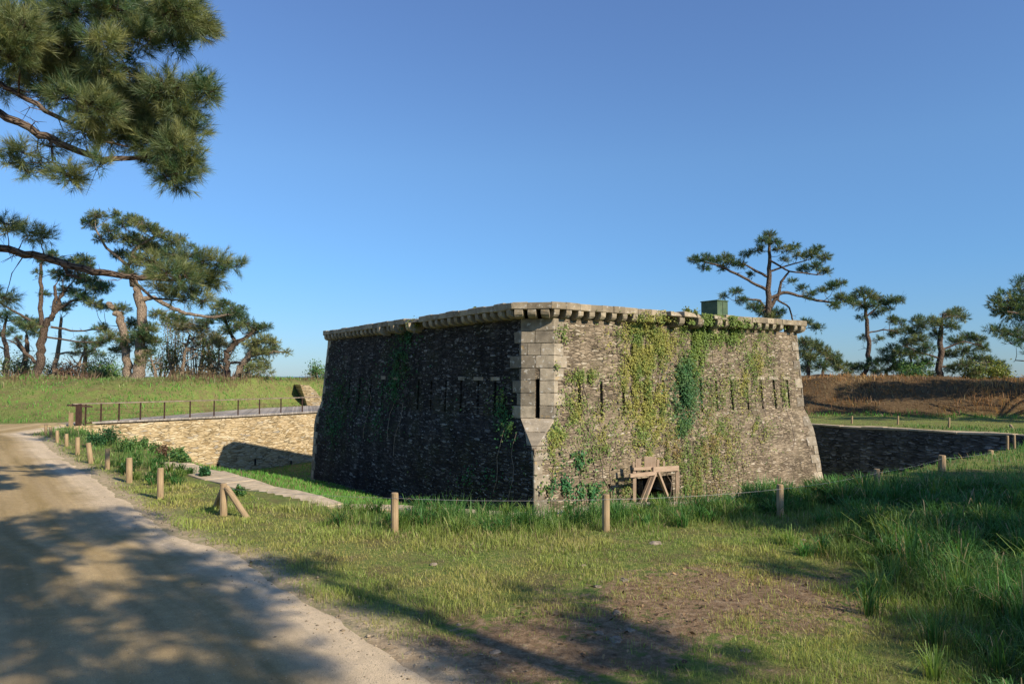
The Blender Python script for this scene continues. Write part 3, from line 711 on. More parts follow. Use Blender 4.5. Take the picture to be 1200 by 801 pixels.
# rubble cheek at the end of the left bank
we = empty('rubble_wall_end', (*G(366, 476)[:2], 0), label='short pale rubble wall closing the end of the grassy bank', cat='wall')
o = MB(); Yw = 46.5; pr = [(352, 450.5), (362, 451), (371, 459), (376.5, 467), (377, 480), (362, 480)]
f0 = [PY(a, b, Yw) for a, b in pr]; b0 = [p+np.array([-1.6, 3.2, 0]) for p in f0]; o.hexa(f0[::-1], b0[::-1], None, 0)
for i in range(len(o.V)): o.UV[i] = (o.V[i][0]+o.V[i][1]*.5, o.V[i][2])
o.build('masonry', M['tan_wall'], we)

# ------------------------------------------------------------------ bollards and fence
def hz(x, y): return float(h_ground(np.array([x]), np.array([y]))[0])
def stake(name, base, top, r, parent=None, material='post', sq=False):
    o = MB(); base = np.array(base, float); top = np.array(top, float); n = 5; pts = [base+(top-base)*t for t in (0, .3, .6, .9, .985, 1.)]
    o.tube(pts, [r*1.02, r, r*1.01, r*.98, r*.94, r*.8], 12); return o.build(name, M[material], parent, smooth=False)
blabels = ['nearest and tallest round wooden bollard on the grass beside the sandy track', 'second nearest wooden bollard beside the track, slightly split top', 'third nearest upright bollard, pale wood, beside the track', 'fourth nearest bollard beside the track, leaning to the left', 'fifth nearest thin upright bollard, by the leafy plants near the tan wall',
           'short dark bollard in front of the far group by the track', 'pale low bollard in the far group where the track bends', 'low grey bollard second from the far end of the row', 'farthest dark bollard of the row, at the bend of the track']
bl = [(188, 585, 548, 9, 0), (151.5, 564.5, 536, 8.5, 0), (126, 550, 526, 6.5, 0), (107.5, 541.5, 518.5, 7, -4), (91, 531, 512, 6, 0), (78, 522.5, 508, 5, 0), (67, 518.5, 504, 4.5, 0), (60, 513, 499.5, 4, -1), (53, 511, 496.5, 4, 1)]
for (px, pyb, pyt, wpx, lean), lab in zip(bl, blabels):
    b = G(px, pyb); z = hz(b[0], b[1]); t = PY(px+lean, pyt, b[1]); s = stake('bollard', (b[0], b[1], z-.1), t, .8*wpx/2*b[1]/F)
    tag(s, lab, 'bollard', 'wooden bollards along the track')
fence = empty('wire_fence', (*G(462, 622)[:2], 0), label='low post and wire fence of round stakes along the near edge of the moat', cat='fence')
tops = []
for px, pyb, pyt, wpx, d in ((262, 605, 566, 8.5, None), (462.5, 624, 577, 9, None), (710, 624, 578.5, 9, None), (914, 607, 567, 8, None), (1027.5, 578, 549, 7, None), (1104, 560, 533, 8, 15.6), (1161, 547, 527, 6, 18.6)):
    b = G(px, pyb) if d is None else PY(px, pyb, d); z = hz(b[0], b[1]); t = PY(px, pyt, b[1]); stake('post', (b[0], b[1], z-.15), t, wpx/2*b[1]/F, fence); tops.append((b, t))
b, t = tops[0]
stake('brace', PY(291, 609, b[1]-.15), PY(265, 570, b[1]-.02), .042, fence); stake('brace', PY(250, 601, b[1]+.75), PY(261, 574, b[1]+.06), .045, fence)
wp = []
for (b, t) in tops: wp.append(t+np.array([0, -.05, -.06]))
o = MB(); pts = []
for i in range(1, len(wp)):
    a, b = wp[i-1], wp[i]
    for k in range(8 if i < len(wp)-1 else 9): s = k/8; pts.append(a+(b-a)*s-np.array([0, 0, .10*4*s*(1-s)*(.25 if i > 1 else .2)]))
o.tube(pts, [.0019]*len(pts), 5); o.build('wire', M['wire'], fence)
# stakes beyond the right wall
for i, (px, py0, py1, Yd, lab) in enumerate(((998, 497, 487, 30, 'small stake on the grass strip nearest to the fort corner'), (1052, 496, 487, 30, 'pale small stake in the middle of the grass strip behind the moat wall'), (1112, 500, 489, 28.5, 'dark small stake in the grass strip below the bracken at right'), (1180, 521, 510, 21.5, 'grey stake standing at the grass edge near the right border'), (1188, 519, 509, 22.3, 'farther thin stake at the grass edge near the right border'))):
    b = PY(px, py0, Yd); z = hz(b[0], b[1]); s = stake('stake', (b[0], b[1], min(z, b[2])-.1), PY(px+.5, py1, Yd), .038); tag(s, lab, 'stake', 'stakes by the right moat wall')
b = PY(1184, 498, 29); s = stake('leaning_rail', b, PY(1192, 508, 27.6), .05); tag(s, 'fallen pale wooden rail lying on the green strip at right', 'rail')

# ------------------------------------------------------------------ blades (grass and bracken), built in bulk
def blades(name, P, H, Wd, col, lean=.45, mat_='grass', label=None, kind='stuff', parent=None, cols2=None):
    n = len(P); a = RNG.uniform(0, 2*np.pi, n); wx = np.stack([np.cos(a), np.sin(a), np.zeros(n)], -1)
    b = RNG.uniform(0, 2*np.pi, n); l = np.abs(RNG.normal(0, lean, n)); ld = np.stack([np.cos(b), np.sin(b), np.zeros(n)], -1)*(l*H)[:, None]
    up = np.stack([np.zeros(n), np.zeros(n), H/np.sqrt(1+l*l)], -1); w_ = (Wd/2)[:, None]*wx
    V = np.stack([P-w_, P+w_, P+up*.55+ld*.30-w_*.8, P+up*.55+ld*.30+w_*.8, P+up+ld], 1).reshape(-1, 3)
    i = np.arange(n)[:, None]*5; T = np.concatenate([i+[0, 1, 3], i+[0, 3, 2], i+[2, 3, 4]], 1).reshape(-1, 3)
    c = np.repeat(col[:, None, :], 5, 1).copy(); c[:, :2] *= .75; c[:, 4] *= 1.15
    if cols2 is not None: c[:, 4] = cols2
    o = mesh_np(name, V, T, M[mat_], parent, cols=c.reshape(-1, 3)); tag(o, label=label, kind=kind); return o
def scatter(n, dmin, dmax, power=1.6, amax=46):
    """positions with density falling off with distance from the viewpoint"""
    u = RNG.random(n); e = 2-power
    d = (dmin**e+u*(dmax**e-dmin**e))**(1/e); a = np.radians(RNG.uniform(-amax, amax, n)); return d*np.sin(a), d*np.cos(a)
lush_c = np.array([.085, .21, .05]); dry_c = np.array([.46, .41, .13]); mid_c = np.array([.27, .35, .075]); straw = np.array([.46, .37, .20])
def grass_zone(n, dmin, dmax, name, label, power=1.5):
    x, y = scatter(n, dmin, dmax, power); inm = in_poly(x, y, MOAT); e = x-np.interp(y, RE_Y, RE_X); bbk = y-np.interp(x, _bx, _by)
    de = d_line(x, y, EDGE); dl = d_line(x, y, LW); dr = d_line(x, y, RWL); df = in_poly(x, y, [tuple(q) for q in QC])
    D = np.hypot(x, y)
    clump = fbm(x, y, .45, 41, 3); big = fbm(x, y, 2.1, 51, 3)
    # lushness: tall fringe along the moat edge from the left wall to the right, and the wild grass at right
    edge_in = np.interp(x, [-14, -8, -4, -2, 3, 6, 12], [1.2, 1., .3, 1., 1.1, 1.6, 2.6])
    fr = np.exp(-(np.maximum(de-.5, 0)/edge_in)**2)*np.maximum(sstep(-4.2, -1.2, x), .75*sstep(-5.5, -8.5, x))
    right = sstep(-.8, 1.0, (x-.22*y)-2.1+(big-.5)*1.6)*sstep(16, 12, y)
    right = np.maximum(right, sstep(5, 6.5, x)*sstep(14, 11, de+6))
    L = np.clip(np.maximum(fr, right)+(clump-.5)*.35, 0, 1); L = np.where(inm, .35, L); L = np.where(bbk > 0, .55+(big-.5), L)
    so = soil_amount(x, y)+(fbm(x, y, .35, 61, 3)-.5)*1.3+(fbm(x, y, 1.3, 62, 3)-.5)*.8
    keep = (e > -.12+np.abs(RNG.normal(0, .16, n))+.25*(fbm(x, y, .3, 19, 3)-.4)) | (bbk > -.1); keep &= ~((e < -.2) & (bbk < .3))
    keep &= (RNG.random(n) > sstep(.28, .85, so)*(1-.8*L)*.96) | (bbk > 0)
    keep &= RNG.random(n) > (1-L)*.25*(clump < .5)
    keep &= ~df; keep &= (dl > .75) | inm; keep &= (dl > .1); keep &= (dr > .5) | inm
    cope_ = (de < .78+.3*(fbm(x, y, .5, 44, 2)-.5)) & (x < 3.6) & (x > -7.8+.4*RNG.normal(size=n)) & (~inm); cope_ |= inm & (de < .12) & (x > -7.6); keep &= ~(cope_ & (RNG.random(n) < np.where(x > -3.2, .75, .985)))
    keep &= ~((x > 5) & (bbk > 1.2+(big-.5)*2))
    # boardwalk stays clear
    keep &= ~in_poly(x, y, [tuple(p) for p in DA]+[tuple(p) for p in DB[::-1]])
    x, y, L, D, clump, big, inm, bbk, so = [q[keep] for q in (x, y, L, D, clump, big, inm, bbk, so)]; n = len(x)
    z = h_ground(x, y)-.01
    H = (.028+.065*clump**2)*(1-L)+L*(.06+.42*clump**1.6)*(.55+.85*RNG.random(n)); H = H*(.7+.6*RNG.random(n))
    H = np.where((x > 4.5) & (y > 10.5) & (bbk < 0), H*(1-.45*sstep(10.5, 14, y)), H)
    H = np.where((bbk > 0), H*1.25+D*.001, H); H = np.where(inm, .10*(.6+clump), H)
    H = np.where((bbk > 0) & (x < 5), H*(.22+1.0*fbm(x, y, 1.1, 47, 3)), H)
    W_ = np.maximum(.0035+.004*L, D*.00075)*(.7+.6*RNG.random(n))
    yel = np.clip((fbm(x, y, .8, 71, 3)-.38)*2.4, 0, 1)*(1-L); r = RNG.random(n)[:, None]
    c = mid_c*(1-yel[:, None])+dry_c*yel[:, None]; c = c*(1-L[:, None])+lush_c*L[:, None]
    c = np.where(((bbk > -.6) | inm)[:, None], np.array([.13, .33, .05]), c)
    if True:
        bd = (bbk > 0)&(x < 5); sb = .6*sstep(.60, .72, fbm(x, y, 1.9, 88, 3)+.12*sstep(4, 9, bbk)); sb = np.where(bd, sb, 0)[:, None]; c = c*(1-sb)+straw*.62*sb
    st = (RNG.random(n) < np.where(L > .5, .05, .16))[:, None]; c = np.where(st, straw*.8, c)
    c = c*(.55+.8*r)*(.75+.5*clump)[:, None]
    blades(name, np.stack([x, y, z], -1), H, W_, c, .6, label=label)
grass_zone(330000, 3.2, 15, 'grass', 'short trodden and lush tall grass around the near edge of the moat', 1.3)
grass_zone(150000, 15, 62, 'grass', 'green grass on the far moat floor and banks', 1.3)
# long arching tussocks in the wild grass
def tussocks():
    C_ = []
    while len(C_) < 420:
        x, y = RNG.uniform(-9, 14), RNG.uniform(3.2, 19)
        if in_poly(np.array([x]), np.array([y]), MOAT)[0] or abs(x/y) > .85: continue
        de = float(d_line(np.array([x]), np.array([y]), EDGE)[0]); rt = x-.22*y-2.1
        if y > 12.5 and x > 3: continue
        if -2.5 < x < 5 and .1 < de < 1.7 or rt > -.2+RNG.normal()*.4 or (x < -6 and .3 < de < 1.6 and RNG.random() < .8): C_.append((x, y, RNG.uniform(.6, 1.3)*(1.25 if rt > .3 else .85)*(1. if x > -6 else .8)))
    C_ = np.array(C_); k = 85; n = len(C_)*k; c = np.repeat(C_, k, 0); a = RNG.uniform(0, 6.28, n); r = np.abs(RNG.normal(0, .07, n))*c[:, 2]
    x = c[:, 0]+np.cos(a)*r; y = c[:, 1]+np.sin(a)*r; z = h_ground(x, y)-.01; H = (.14+.20*RNG.random(n))*c[:, 2]; l = np.abs(RNG.normal(.55, .35, n)); W_ = np.maximum(.006, np.hypot(x, y)*.0009)*(.7+.6*RNG.random(n))
    out = np.stack([np.cos(a+RNG.normal(0, .5, n)), np.sin(a+RNG.normal(0, .5, n)), np.zeros(n)], -1); P = np.stack([x, y, z], -1); up = np.array([0, 0, 1.]); w_ = np.stack([-out[:, 1], out[:, 0], np.zeros(n)], -1)*(W_/2)[:, None]
    Hn = H[:, None]; L_ = l[:, None]; p1 = P+up*Hn*.5+out*Hn*L_*.18; p2 = P+up*Hn*(.88-.12*L_)+out*Hn*L_*.6; p3 = P+up*Hn*(.95-.38*L_)+out*Hn*L_*1.15
    V = np.stack([P-w_, P+w_, p1-w_, p1+w_, p2-w_*.7, p2+w_*.7, p3], 1).reshape(-1, 3); i = np.arange(n)[:, None]*7
    T = np.concatenate([i+[0, 1, 3], i+[0, 3, 2], i+[2, 3, 5], i+[2, 5, 4], i+[4, 5, 6]], 1).reshape(-1, 3)
    tint = np.repeat(RNG.uniform(.6, 1.25, len(C_)), k)[:, None]; col = lush_c*tint*(.6+.7*RNG.random((n, 1))); y_ = (RNG.random(n) < .08)[:, None]; col = np.where(y_, straw*.8, col); yl = np.repeat(RNG.random(len(C_)) < .2, k)[:, None]; col = np.where(yl, col*.5+mid_c*.55, col)
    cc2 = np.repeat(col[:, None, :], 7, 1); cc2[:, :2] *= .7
    tag(mesh_np('grass_tussocks', V, T, M['grass'], cols=cc2.reshape(-1, 3)), label='long arching tufts of wild green grass', kind='stuff')
tussocks()
# bracken on the right bank
x = RNG.uniform(7, 40, 60000); y = RNG.uniform(29, 52, 60000); bbk = y-np.interp(x, _bx, _by); big = fbm(x, y, 2.2, 12, 3)
k = (bbk > .8+(big-.5)*2.2) & (bbk < 11); x, y, bbk, big = x[k], y[k], bbk[k], big[k]; n = len(x); r = RNG.random(n)
c = (np.array([.34, .185, .08])*(1-sstep(.55, .7, fbm(x, y, 3.1, 66, 3)))[:, None]+np.array([.36, .25, .13])*sstep(.55, .7, fbm(x, y, 3.1, 66, 3))[:, None])*(.45+.9*r[:, None])*(.15+1.7*big[:, None]**1.3); c = np.where((RNG.random(n) < .15)[:, None], straw*.8, c); c = np.where((RNG.random(n) < .12)[:, None], np.array([.08, .045, .025]), c)
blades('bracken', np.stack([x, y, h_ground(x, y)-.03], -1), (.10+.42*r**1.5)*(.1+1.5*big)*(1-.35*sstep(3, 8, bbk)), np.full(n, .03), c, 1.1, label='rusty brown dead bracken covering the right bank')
# dry stalks on the left crest
x = RNG.uniform(-42, -8, 60000); y = RNG.uniform(33, 62, 60000); bbk = y-np.interp(x, _bx, _by); big = fbm(x, y, 2.0, 15, 3)
k = (bbk > 5.5+2.5*RNG.random(60000)) & (bbk < 12) & (big > .54+.05*RNG.normal(size=60000)); x, y, bbk = x[k], y[k], bbk[k]; n = len(x); r = RNG.random(n)
c = np.where((r < .5)[:, None], straw*.6, np.array([.22, .12, .075]))*(.5+.8*RNG.random(n)[:, None])
blades('dry_stalks', np.stack([x, y, h_ground(x, y)-.03], -1), (.2+.75*RNG.random(n)**2)*(.25+.5*sstep(4, 8, bbk)), np.full(n, .028), c, .5, label='dry straw coloured stalks along the left crest')
# fallen leaves and litter on the trodden patch
x, y = scatter(5000, 3.6, 11, 1.2); e = x-np.interp(y, RE_Y, RE_X); so = soil_amount(x, y)+(fbm(x, y, .6, 23, 3)-.5)*.7
k = (so > .42) & (e > 1.2); x, y = x[k], y[k]; n = len(x); s = RNG.uniform(.008, .03, n); a = RNG.uniform(0, 6.28, n); z = h_ground(x, y)+.008
dx = np.stack([np.cos(a)*s, np.sin(a)*s, RNG.normal(0, .25, n)*s], -1); dy = np.stack([-np.sin(a)*s*.5, np.cos(a)*s*.5, RNG.normal(0, .3, n)*s], -1); P = np.stack([x, y, z], -1)
V = np.stack([P-dx, P-dy, P+dx, P+dy], 1).reshape(-1, 3); Q = np.arange(n*4).reshape(-1, 4)
c = np.where((RNG.random(n) < .5)[:, None], np.array([.30, .20, .11]), np.array([.10, .065, .04]))*(.5+RNG.random(n)[:, None])
tag(mesh_np('leaf_litter', V, Q, M['leaf'], cols=np.repeat(c, 4, 0)), label='small fallen leaves and twigs on the bare earth', kind='stuff')

# loose gravel along the track
x, y = scatter(16000, 3.2, 16, 1.2, 50); e = x-np.interp(y, RE_Y, RE_X); k = (np.abs(e+.1-RNG.normal(0, .35, len(x))) < .45) & (e > -1.4) & (e < .7) | ((e < 0) & (RNG.random(len(x)) < .16) & (e > -6)); x, y = x[k], y[k]; n = len(x)
s = RNG.uniform(.004, .013, n)*(1+.8*(RNG.random(n) < .05)); oc = np.array([[1, 0, 0], [0, 1, 0], [-1, 0, 0], [0, -1, 0], [0, 0, .7], [0, 0, -.7]]); of = np.array([[0, 1, 4], [1, 2, 4], [2, 3, 4], [3, 0, 4], [1, 0, 5], [2, 1, 5], [3, 2, 5], [0, 3, 5]])
V = oc[None]*(s[:, None, None]*RNG.uniform(.6, 1.2, (n, 1, 3)))*RNG.uniform(.8, 1.15, (n, 6, 1)); a = RNG.uniform(0, 6.28, n); V = np.stack([V[..., 0]*np.cos(a)[:, None]-V[..., 1]*np.sin(a)[:, None], V[..., 0]*np.sin(a)[:, None]+V[..., 1]*np.cos(a)[:, None], V[..., 2]], -1)
V = V+np.stack([x, y, h_ground(x, y)+.012], -1)[:, None]; T = (of[None]+np.arange(n)[:, None, None]*6).reshape(-1, 3); c = np.array([.42, .34, .23])*RNG.uniform(.35, 1.35, (n, 1)); 
tag(mesh_np('gravel', V.reshape(-1, 3), T, M['leaf'], cols=np.repeat(c, 6, 0)), label='loose gravel on the sandy track and along its verge', kind='stuff')
# stones lying on the turf
import bmesh
def rock(px, py, s, lab, flat=.55):
    g = G(px, py); bm = bmesh.new(); bmesh.ops.create_icosphere(bm, subdivisions=3, radius=1.)
    sd_ = random.random()*99
    for v in bm.verts:
        q = v.co; n_ = vnoise(np.array([q.x*1.7+q.z+sd_]), np.array([q.y*1.7-q.z]), .8, 3)[0]+.4*vnoise(np.array([q.x*4+sd_]), np.array([q.y*4+q.z*3]), .8, 5)[0]
        v.co = Vector((q.x*s*(.7+.5*n_), q.y*s*.75*(.7+.5*n_), q.z*s*flat*(.6+.6*n_)))
    me = bpy.data.meshes.new('stone'); bm.to_mesh(me); bm.free(); me.materials.append(M['rock']); o = bpy.data.objects.new('stone', me); COL.objects.link(o)
    o.location = (g[0], g[1], hz(g[0], g[1])-s*flat*.05); o.scale = (.75, .75, .6); o.rotation_euler = (0, 0, random.random()*6); tag(o, lab, 'stone', 'stones on the trodden ground')
for a in ((768, 640, .10, 'largest grey stone, on the grass right of the middle fence post'), (683, 666, .055, 'small whitish stone on yellow turf below the middle fence post'), (731, 686, .07, 'flat pale stone on the yellow turf, right of centre'), (700, 695, .05, 'flat low stone on the turf left of the bare patch'), (723, 724, .06, 'pale stone on the bare earth patch, upper one'), (722, 753, .075, 'pale broken stone in the clump of stones on the earth'), (738, 743, .05, 'small pale stone right of the clump on the earth'), (702, 745, .05, 'brown stone left of the clump on the earth'), (497, 772, .045, 'bluish white stone at the road verge near the bottom'), (508, 664, .06, 'flat tan stone half buried in the turf left of centre'), (538, 733, .035, 'little pale stone in the shaded turf'), (478, 768, .04, 'small grey stone on the verge beside the track'), (941, 633, .05, 'pinkish stone in the grass under the right fence post'), (874, 769, .05, 'dark small stone near the right grass tuft'), (580, 765, .05, 'grey stone in the shade near the bottom edge')): rock(*a)

# ------------------------------------------------------------------ leafy things: ivy, brambles
def leaf_mesh(name, P, Nrm, S, col, parent=None, material='leaf'):
    n = len(P); t = RNG.normal(size=(n, 3)); t -= (t*Nrm).sum(1)[:, None]*Nrm; t /= np.linalg.norm(t, axis=1)[:, None]; b = np.cross(Nrm, t)
    s = S[:, None]; V = np.stack([P-t*s, P+b*s*.62-t*s*.15+Nrm*s*.15, P+t*s, P-b*s*.62-t*s*.15+Nrm*s*.15], 1).reshape(-1, 3); Q = np.arange(n*4).reshape(-1, 4)
    return mesh_np(name, V, Q, M[material], parent, cols=np.repeat(col, 4, 0))
def ivy(blobs, seg, n, label, cols, size=.04, seed=0, thick=.10, stems=6, thr=.47):
    """blobs: (px, py, rx, ry, weight) on the photographed face"""
    wts = np.array([b[2]*b[3]*b[4] for b in blobs], float); wts /= wts.sum(); P = []; r = ring(0.)
    k = RNG.choice(len(blobs), n, p=wts); px = np.array([blobs[i][0]+RNG.standard_t(3)*blobs[i][2]*.55 for i in k]); py = np.array([blobs[i][1]+RNG.normal()*blobs[i][3]*.58 for i in k])
    out = []; nn = []
    for a, b in zip(px, py):
        z = 2.
        for _ in range(3):
            R_ = ring(z); A = R_[seg]; B = R_[(seg+1) % 8]; d = B-A; rr = ray(a, b); kk = rr[0]/rr[1]; t = (kk*A[1]-A[0])/(d[0]-kk*d[1]); q = A+d*t; z = PY(a, b, q[1])[2]
        if t < .0 or t > .985 or z > 3.75: continue
        if seg == 1 and 741 < a < 797 and b > 551: continue
        nr = np.array([d[1], -d[0], 0.])/np.linalg.norm(d); off = abs(RNG.normal())*thick*.5+.02+(.26 if z > 3.42 else 0)
        s_ = t*np.linalg.norm(d); g_ = fbm(np.array([s_]), np.array([z*.35]), .17, 90+seed, 3)[0]
        if g_ < thr+RNG.normal()*.10: continue
        out.append(np.array([q[0], q[1], z])+nr*off); nn.append(nr+RNG.normal(size=3)*.45+np.array([0, 0, .35]))
    P = np.array(out); nn = np.array(nn); nn /= np.linalg.norm(nn, axis=1)[:, None]; m = len(P)
    root = empty('ivy', tuple(P[np.argmin(P[:, 2])]), label=label, cat='ivy')
    g = fbm(P[:, 0]+P[:, 1], P[:, 2], .5, 33+seed, 3); mixf = np.clip((g-.4)*3+RNG.normal(0, .35, m), 0, 1)[:, None]
    c = (np.array(cols[0])*(1-mixf)+np.array(cols[1])*mixf)*(.6+.7*RNG.random((m, 1)))
    leaf_mesh('leaves', P, nn, size*(.6+.7*RNG.random(m)), c, root)
    for _ in range(stems):
        mb = MB(); i = RNG.integers(m); q = P[i].copy(); pts = [q]
        for s_ in range(6):
            q = q+np.array([RNG.normal()*.10, RNG.normal()*.07, -.28]); 
            R_ = ring(q[2]); A = R_[seg]; B = R_[(seg+1) % 8]; d = (B-A)/np.linalg.norm(B-A); nr = np.array([d[1], -d[0]]); q[:2] = A+d*((q[:2]-A)@d)+nr*.015; pts.append(q.copy())
        mb.tube(pts, [.008]*7, 4); mb.build('stem', M['deadwood'], root)
YG = (.34, .33, .08); GR = (.16, .24, .055); DG = (.05, .17, .06); OL = (.30, .23, .08)
ivy([(748, 388, 16, 14, 1.3), (765, 400, 18, 22, 1.5), (740, 430, 8, 30, .8), (757, 440, 14, 50, .9), (770, 480, 20, 25, .7), (735, 455, 9, 20, .8), (762, 530, 14, 35, .35), (748, 500, 18, 30, .3)], 1, 21000, 'tall yellow green ivy curtain hanging from the cornice left of the dark ivy', (YG, GR), .027, 1)
ivy([(801, 440, 8, 18, 1.2), (802, 470, 9, 26, 1.2), (800, 500, 8, 10, 1.)], 1, 8000, 'dark green dense ivy strip in the middle of the sunlit face', ((.055, .15, .055), (.12, .21, .06)), .03, 2, .16, thr=.43)
ivy([(813, 385, 10, 16, 1.2), (830, 385, 16, 18, 1.3), (853, 390, 14, 14, 1.2), (812, 415, 10, 22, .8), (838, 370, 18, 6, 1.), (822, 440, 12, 20, .25)], 1, 13000, 'bright ivy under the green box, spilling over the broken cornice', (GR, (.20, .27, .05)), .03, 3)
ivy([(658, 393, 5, 12, 1.2), (648, 430, 6, 5, 1.), (676, 442, 12, 7, .9), (688, 440, 12, 8, .7), (652, 505, 10, 14, 1.), (672, 485, 20, 22, .45), (708, 492, 14, 20, .25), (700, 520, 20, 20, .2), (650, 530, 9, 20, .5), (708, 524, 4, 4, .9)], 1, 6500, 'scattered ivy sprigs beside the pale corner blocks', (GR, YG), .026, 4)
ivy([(885, 420, 22, 28, .6), (915, 460, 8, 18, .8), (870, 450, 20, 24, .5), (892, 400, 6, 10, .7), (888, 505, 14, 14, .9), (840, 470, 22, 30, .3), (850, 520, 26, 26, .35)], 1, 8500, 'thin olive ivy spread over the far right part of the sunlit face', (GR, YG), .026, 5)
ivy([(815, 545, 36, 28, .8), (835, 500, 22, 30, .5), (780, 525, 16, 32, .5), (800, 575, 40, 12, .7), (735, 570, 18, 12, .5)], 1, 11000, 'low ivy creeping up the base behind the timber trestle', (GR, OL), .026, 6)
ivy([(655, 570, 12, 12, .8), (690, 575, 12, 10, .8), (680, 540, 12, 14, .3)], 1, 1500, 'dark sprigs at the foot of the wall near the fence post', (DG, GR), .04, 7)
ivy([(470, 425, 9, 22, 1.), (462, 455, 7, 18, .7), (400, 470, 14, 28, .6), (390, 500, 8, 24, .5), (478, 395, 9, 8, .8), (440, 480, 20, 30, .15)], 7, 5000, 'shaded green ivy on the dark left face', (DG, (.06, .11, .035)), .04, 8, stems=3)
ivy([(590, 480, 8, 24, .5), (600, 500, 6, 20, .5), (560, 560, 30, 14, .2)], 7, 1100, 'small ivy sprigs on the dark face beside the corner', (DG, GR), .035, 9, stems=2)

def bush(name, label, cat, centre, r, n, cols, leaf=.035, group=None, stems=10, stemc='deadwood', hz_=.8):
    c = np.array(centre, float); root = empty(name, (c[0], c[1], c[2]-r*hz_), label=label, cat=cat, group=group)
    mb = MB(); ends = []
    for i in range(stems):
        a = RNG.uniform(0, 6.28); q = np.array([c[0]+.15*r*math.cos(a), c[1]+.15*r*math.sin(a), c[2]-r*hz_-.05]); e = c+np.array([math.cos(a)*r*RNG.uniform(.2, .95), math.sin(a)*r*RNG.uniform(.2, .95), r*hz_*RNG.uniform(-.3, .85)])
        m_ = (q+e)/2+RNG.normal(size=3)*.1*r+np.array([0, 0, .15*r]); mb.tube([q, m_, e], [r*.03, r*.02, r*.008], 4); ends += [m_, e, (m_+e)/2]
    mb.build('stems', M[stemc], root)
    ends = np.array(ends); P = ends[RNG.integers(len(ends), size=n)]+RNG.normal(size=(n, 3))*r*.2
    nn = RNG.normal(size=(n, 3))+[0, 0, .8]; nn /= np.linalg.norm(nn, axis=1)[:, None]; m_ = RNG.random((n, 1)); cc_ = (np.array(cols[0])*(1-m_)+np.array(cols[1])*m_)*(.6+.7*RNG.random((n, 1)))
    P[:, 2] = np.maximum(P[:, 2], c[2]-r*hz_+.02); leaf_mesh('leaves', P, nn, leaf*(.6+.7*RNG.random(n)), cc_, root)
grp = 'leafy plants along the moat edge'
for px, py, r, lab, dk in ((128, 512, .42, 'dark spreading bramble at the foot of the railing end', 1), (112, 514, .32, 'low dark bramble left of the other bramble by the railing', 1), (150, 519, .28, 'small green plant between the bramble and the tan wall', 0), (165, 518, .30, 'bushy green plant against the sunlit tan wall', 0), (181, 514, .34, 'tall leafy plant standing before the tan wall', 0), (190, 522, .24, 'reddish brown dry plant before the tan wall', 2), (205, 530, .30, 'leafy plant at the start of the pale coping', 0), (215, 533, .2, 'small plant next to the start of the pale coping', 0), (239, 549, .17, 'dark leafy plant hanging over the pale coping', 1), (281, 574, .12, 'low plant right of the braced fence post', 0)):
    r *= .8; g = G(px, py+9); bush('leafy_plant', lab, 'plant', (g[0], g[1], hz(g[0], g[1])+r*.75), r, 1100, ((DG, GR), ((.03, .07, .025), DG), ((.2, .11, .07), (.12, .09, .05)))[(0, 1, 2)[dk]], .028, grp)
# plants on the broken cornice
for px, py, r, lab in ((483, 380, .28, 'yellow green shrub growing on the broken cornice of the dark side'), (462, 384, .16, 'small green tuft on the cornice left of the yellow shrub'), (447, 388, .15, 'yellowish tuft over the sunlit slab of the dark side'), (432, 385, .10, 'tiny tuft on the left part of the cornice'), (416, 388, .08, 'farthest left tiny tuft on the cornice'), (552, 363, .08, 'tiny tuft near the front of the dark side cornice')):
    s = cs_of_px(7, px); p = cor_pt(7, s, -.1); bush('cornice_plant', lab, 'plant', (p[0], p[1], PY(px, py, p[1])[2]), r, 500, (YG, GR), .03, 'plants on the cornice', 6)
for px, py, r, lab in ((776, 371, .16, 'yellow green tuft on the sunlit cornice at the ivy top'), (812, 366, .2, 'leafy tuft on the broken cornice left of the green box')):
    s = cs_of_px(1, px); p = cor_pt(1, s, -.1); bush('cornice_plant', lab, 'plant', (p[0], p[1], PY(px, py, p[1])[2]), r, 500, (YG, GR), .03, 'plants on the cornice', 6)

# ------------------------------------------------------------------ pines
def tufts(P, A, ln, wd, nn, cb, cy, yel):
    """needle bunches: P positions, A axes"""
    n = len(P); A = A/np.linalg.norm(A, axis=1)[:, None]; rr = RNG.normal(size=(n, nn, 3)); rr -= (rr*A[:, None, :]).sum(2)[..., None]*A[:, None, :]; rr /= np.linalg.norm(rr, axis=2)[..., None]
    t = RNG.random((n, nn, 1)); sp = .35+.75*t; D = A[:, None, :]*np.cos(sp)+rr*np.sin(sp); L = ln*(.6+.5*RNG.random((n, nn, 1)))
    B = P[:, None, :]+A[:, None, :]*(1-t)*ln*.9; E = B+D*L; side = np.cross(D, RNG.normal(size=(n, nn, 3))); side /= np.linalg.norm(side, axis=2)[..., None]; side *= wd/2
    V = np.stack([B-side, B+side, E], 2).reshape(-1, 3); T = np.arange(n*nn*3).reshape(-1, 3)
    y = np.clip(yel+RNG.normal(0, .25, (n, 1, 1)), 0, 1); c = (np.array(cb)*(1-y)+np.array(cy)*y)*(.6+.65*RNG.random((n, 1, 1)))*(.8+.4*RNG.random((n, nn, 1)))
    return V, T, np.repeat(c.reshape(-1, 3), 3, 0)
NB = (.055, .125, .05); NY = (.27, .28, .10)
def sample_path(p, k=6):
    out = []
    for (a, ra), (b, rb) in zip(p[:-1], p[1:]):
        for i in range(k): t = i/k; out.append((a+(b-a)*t, ra+(rb-ra)*t))
    out.append(p[-1]); return out
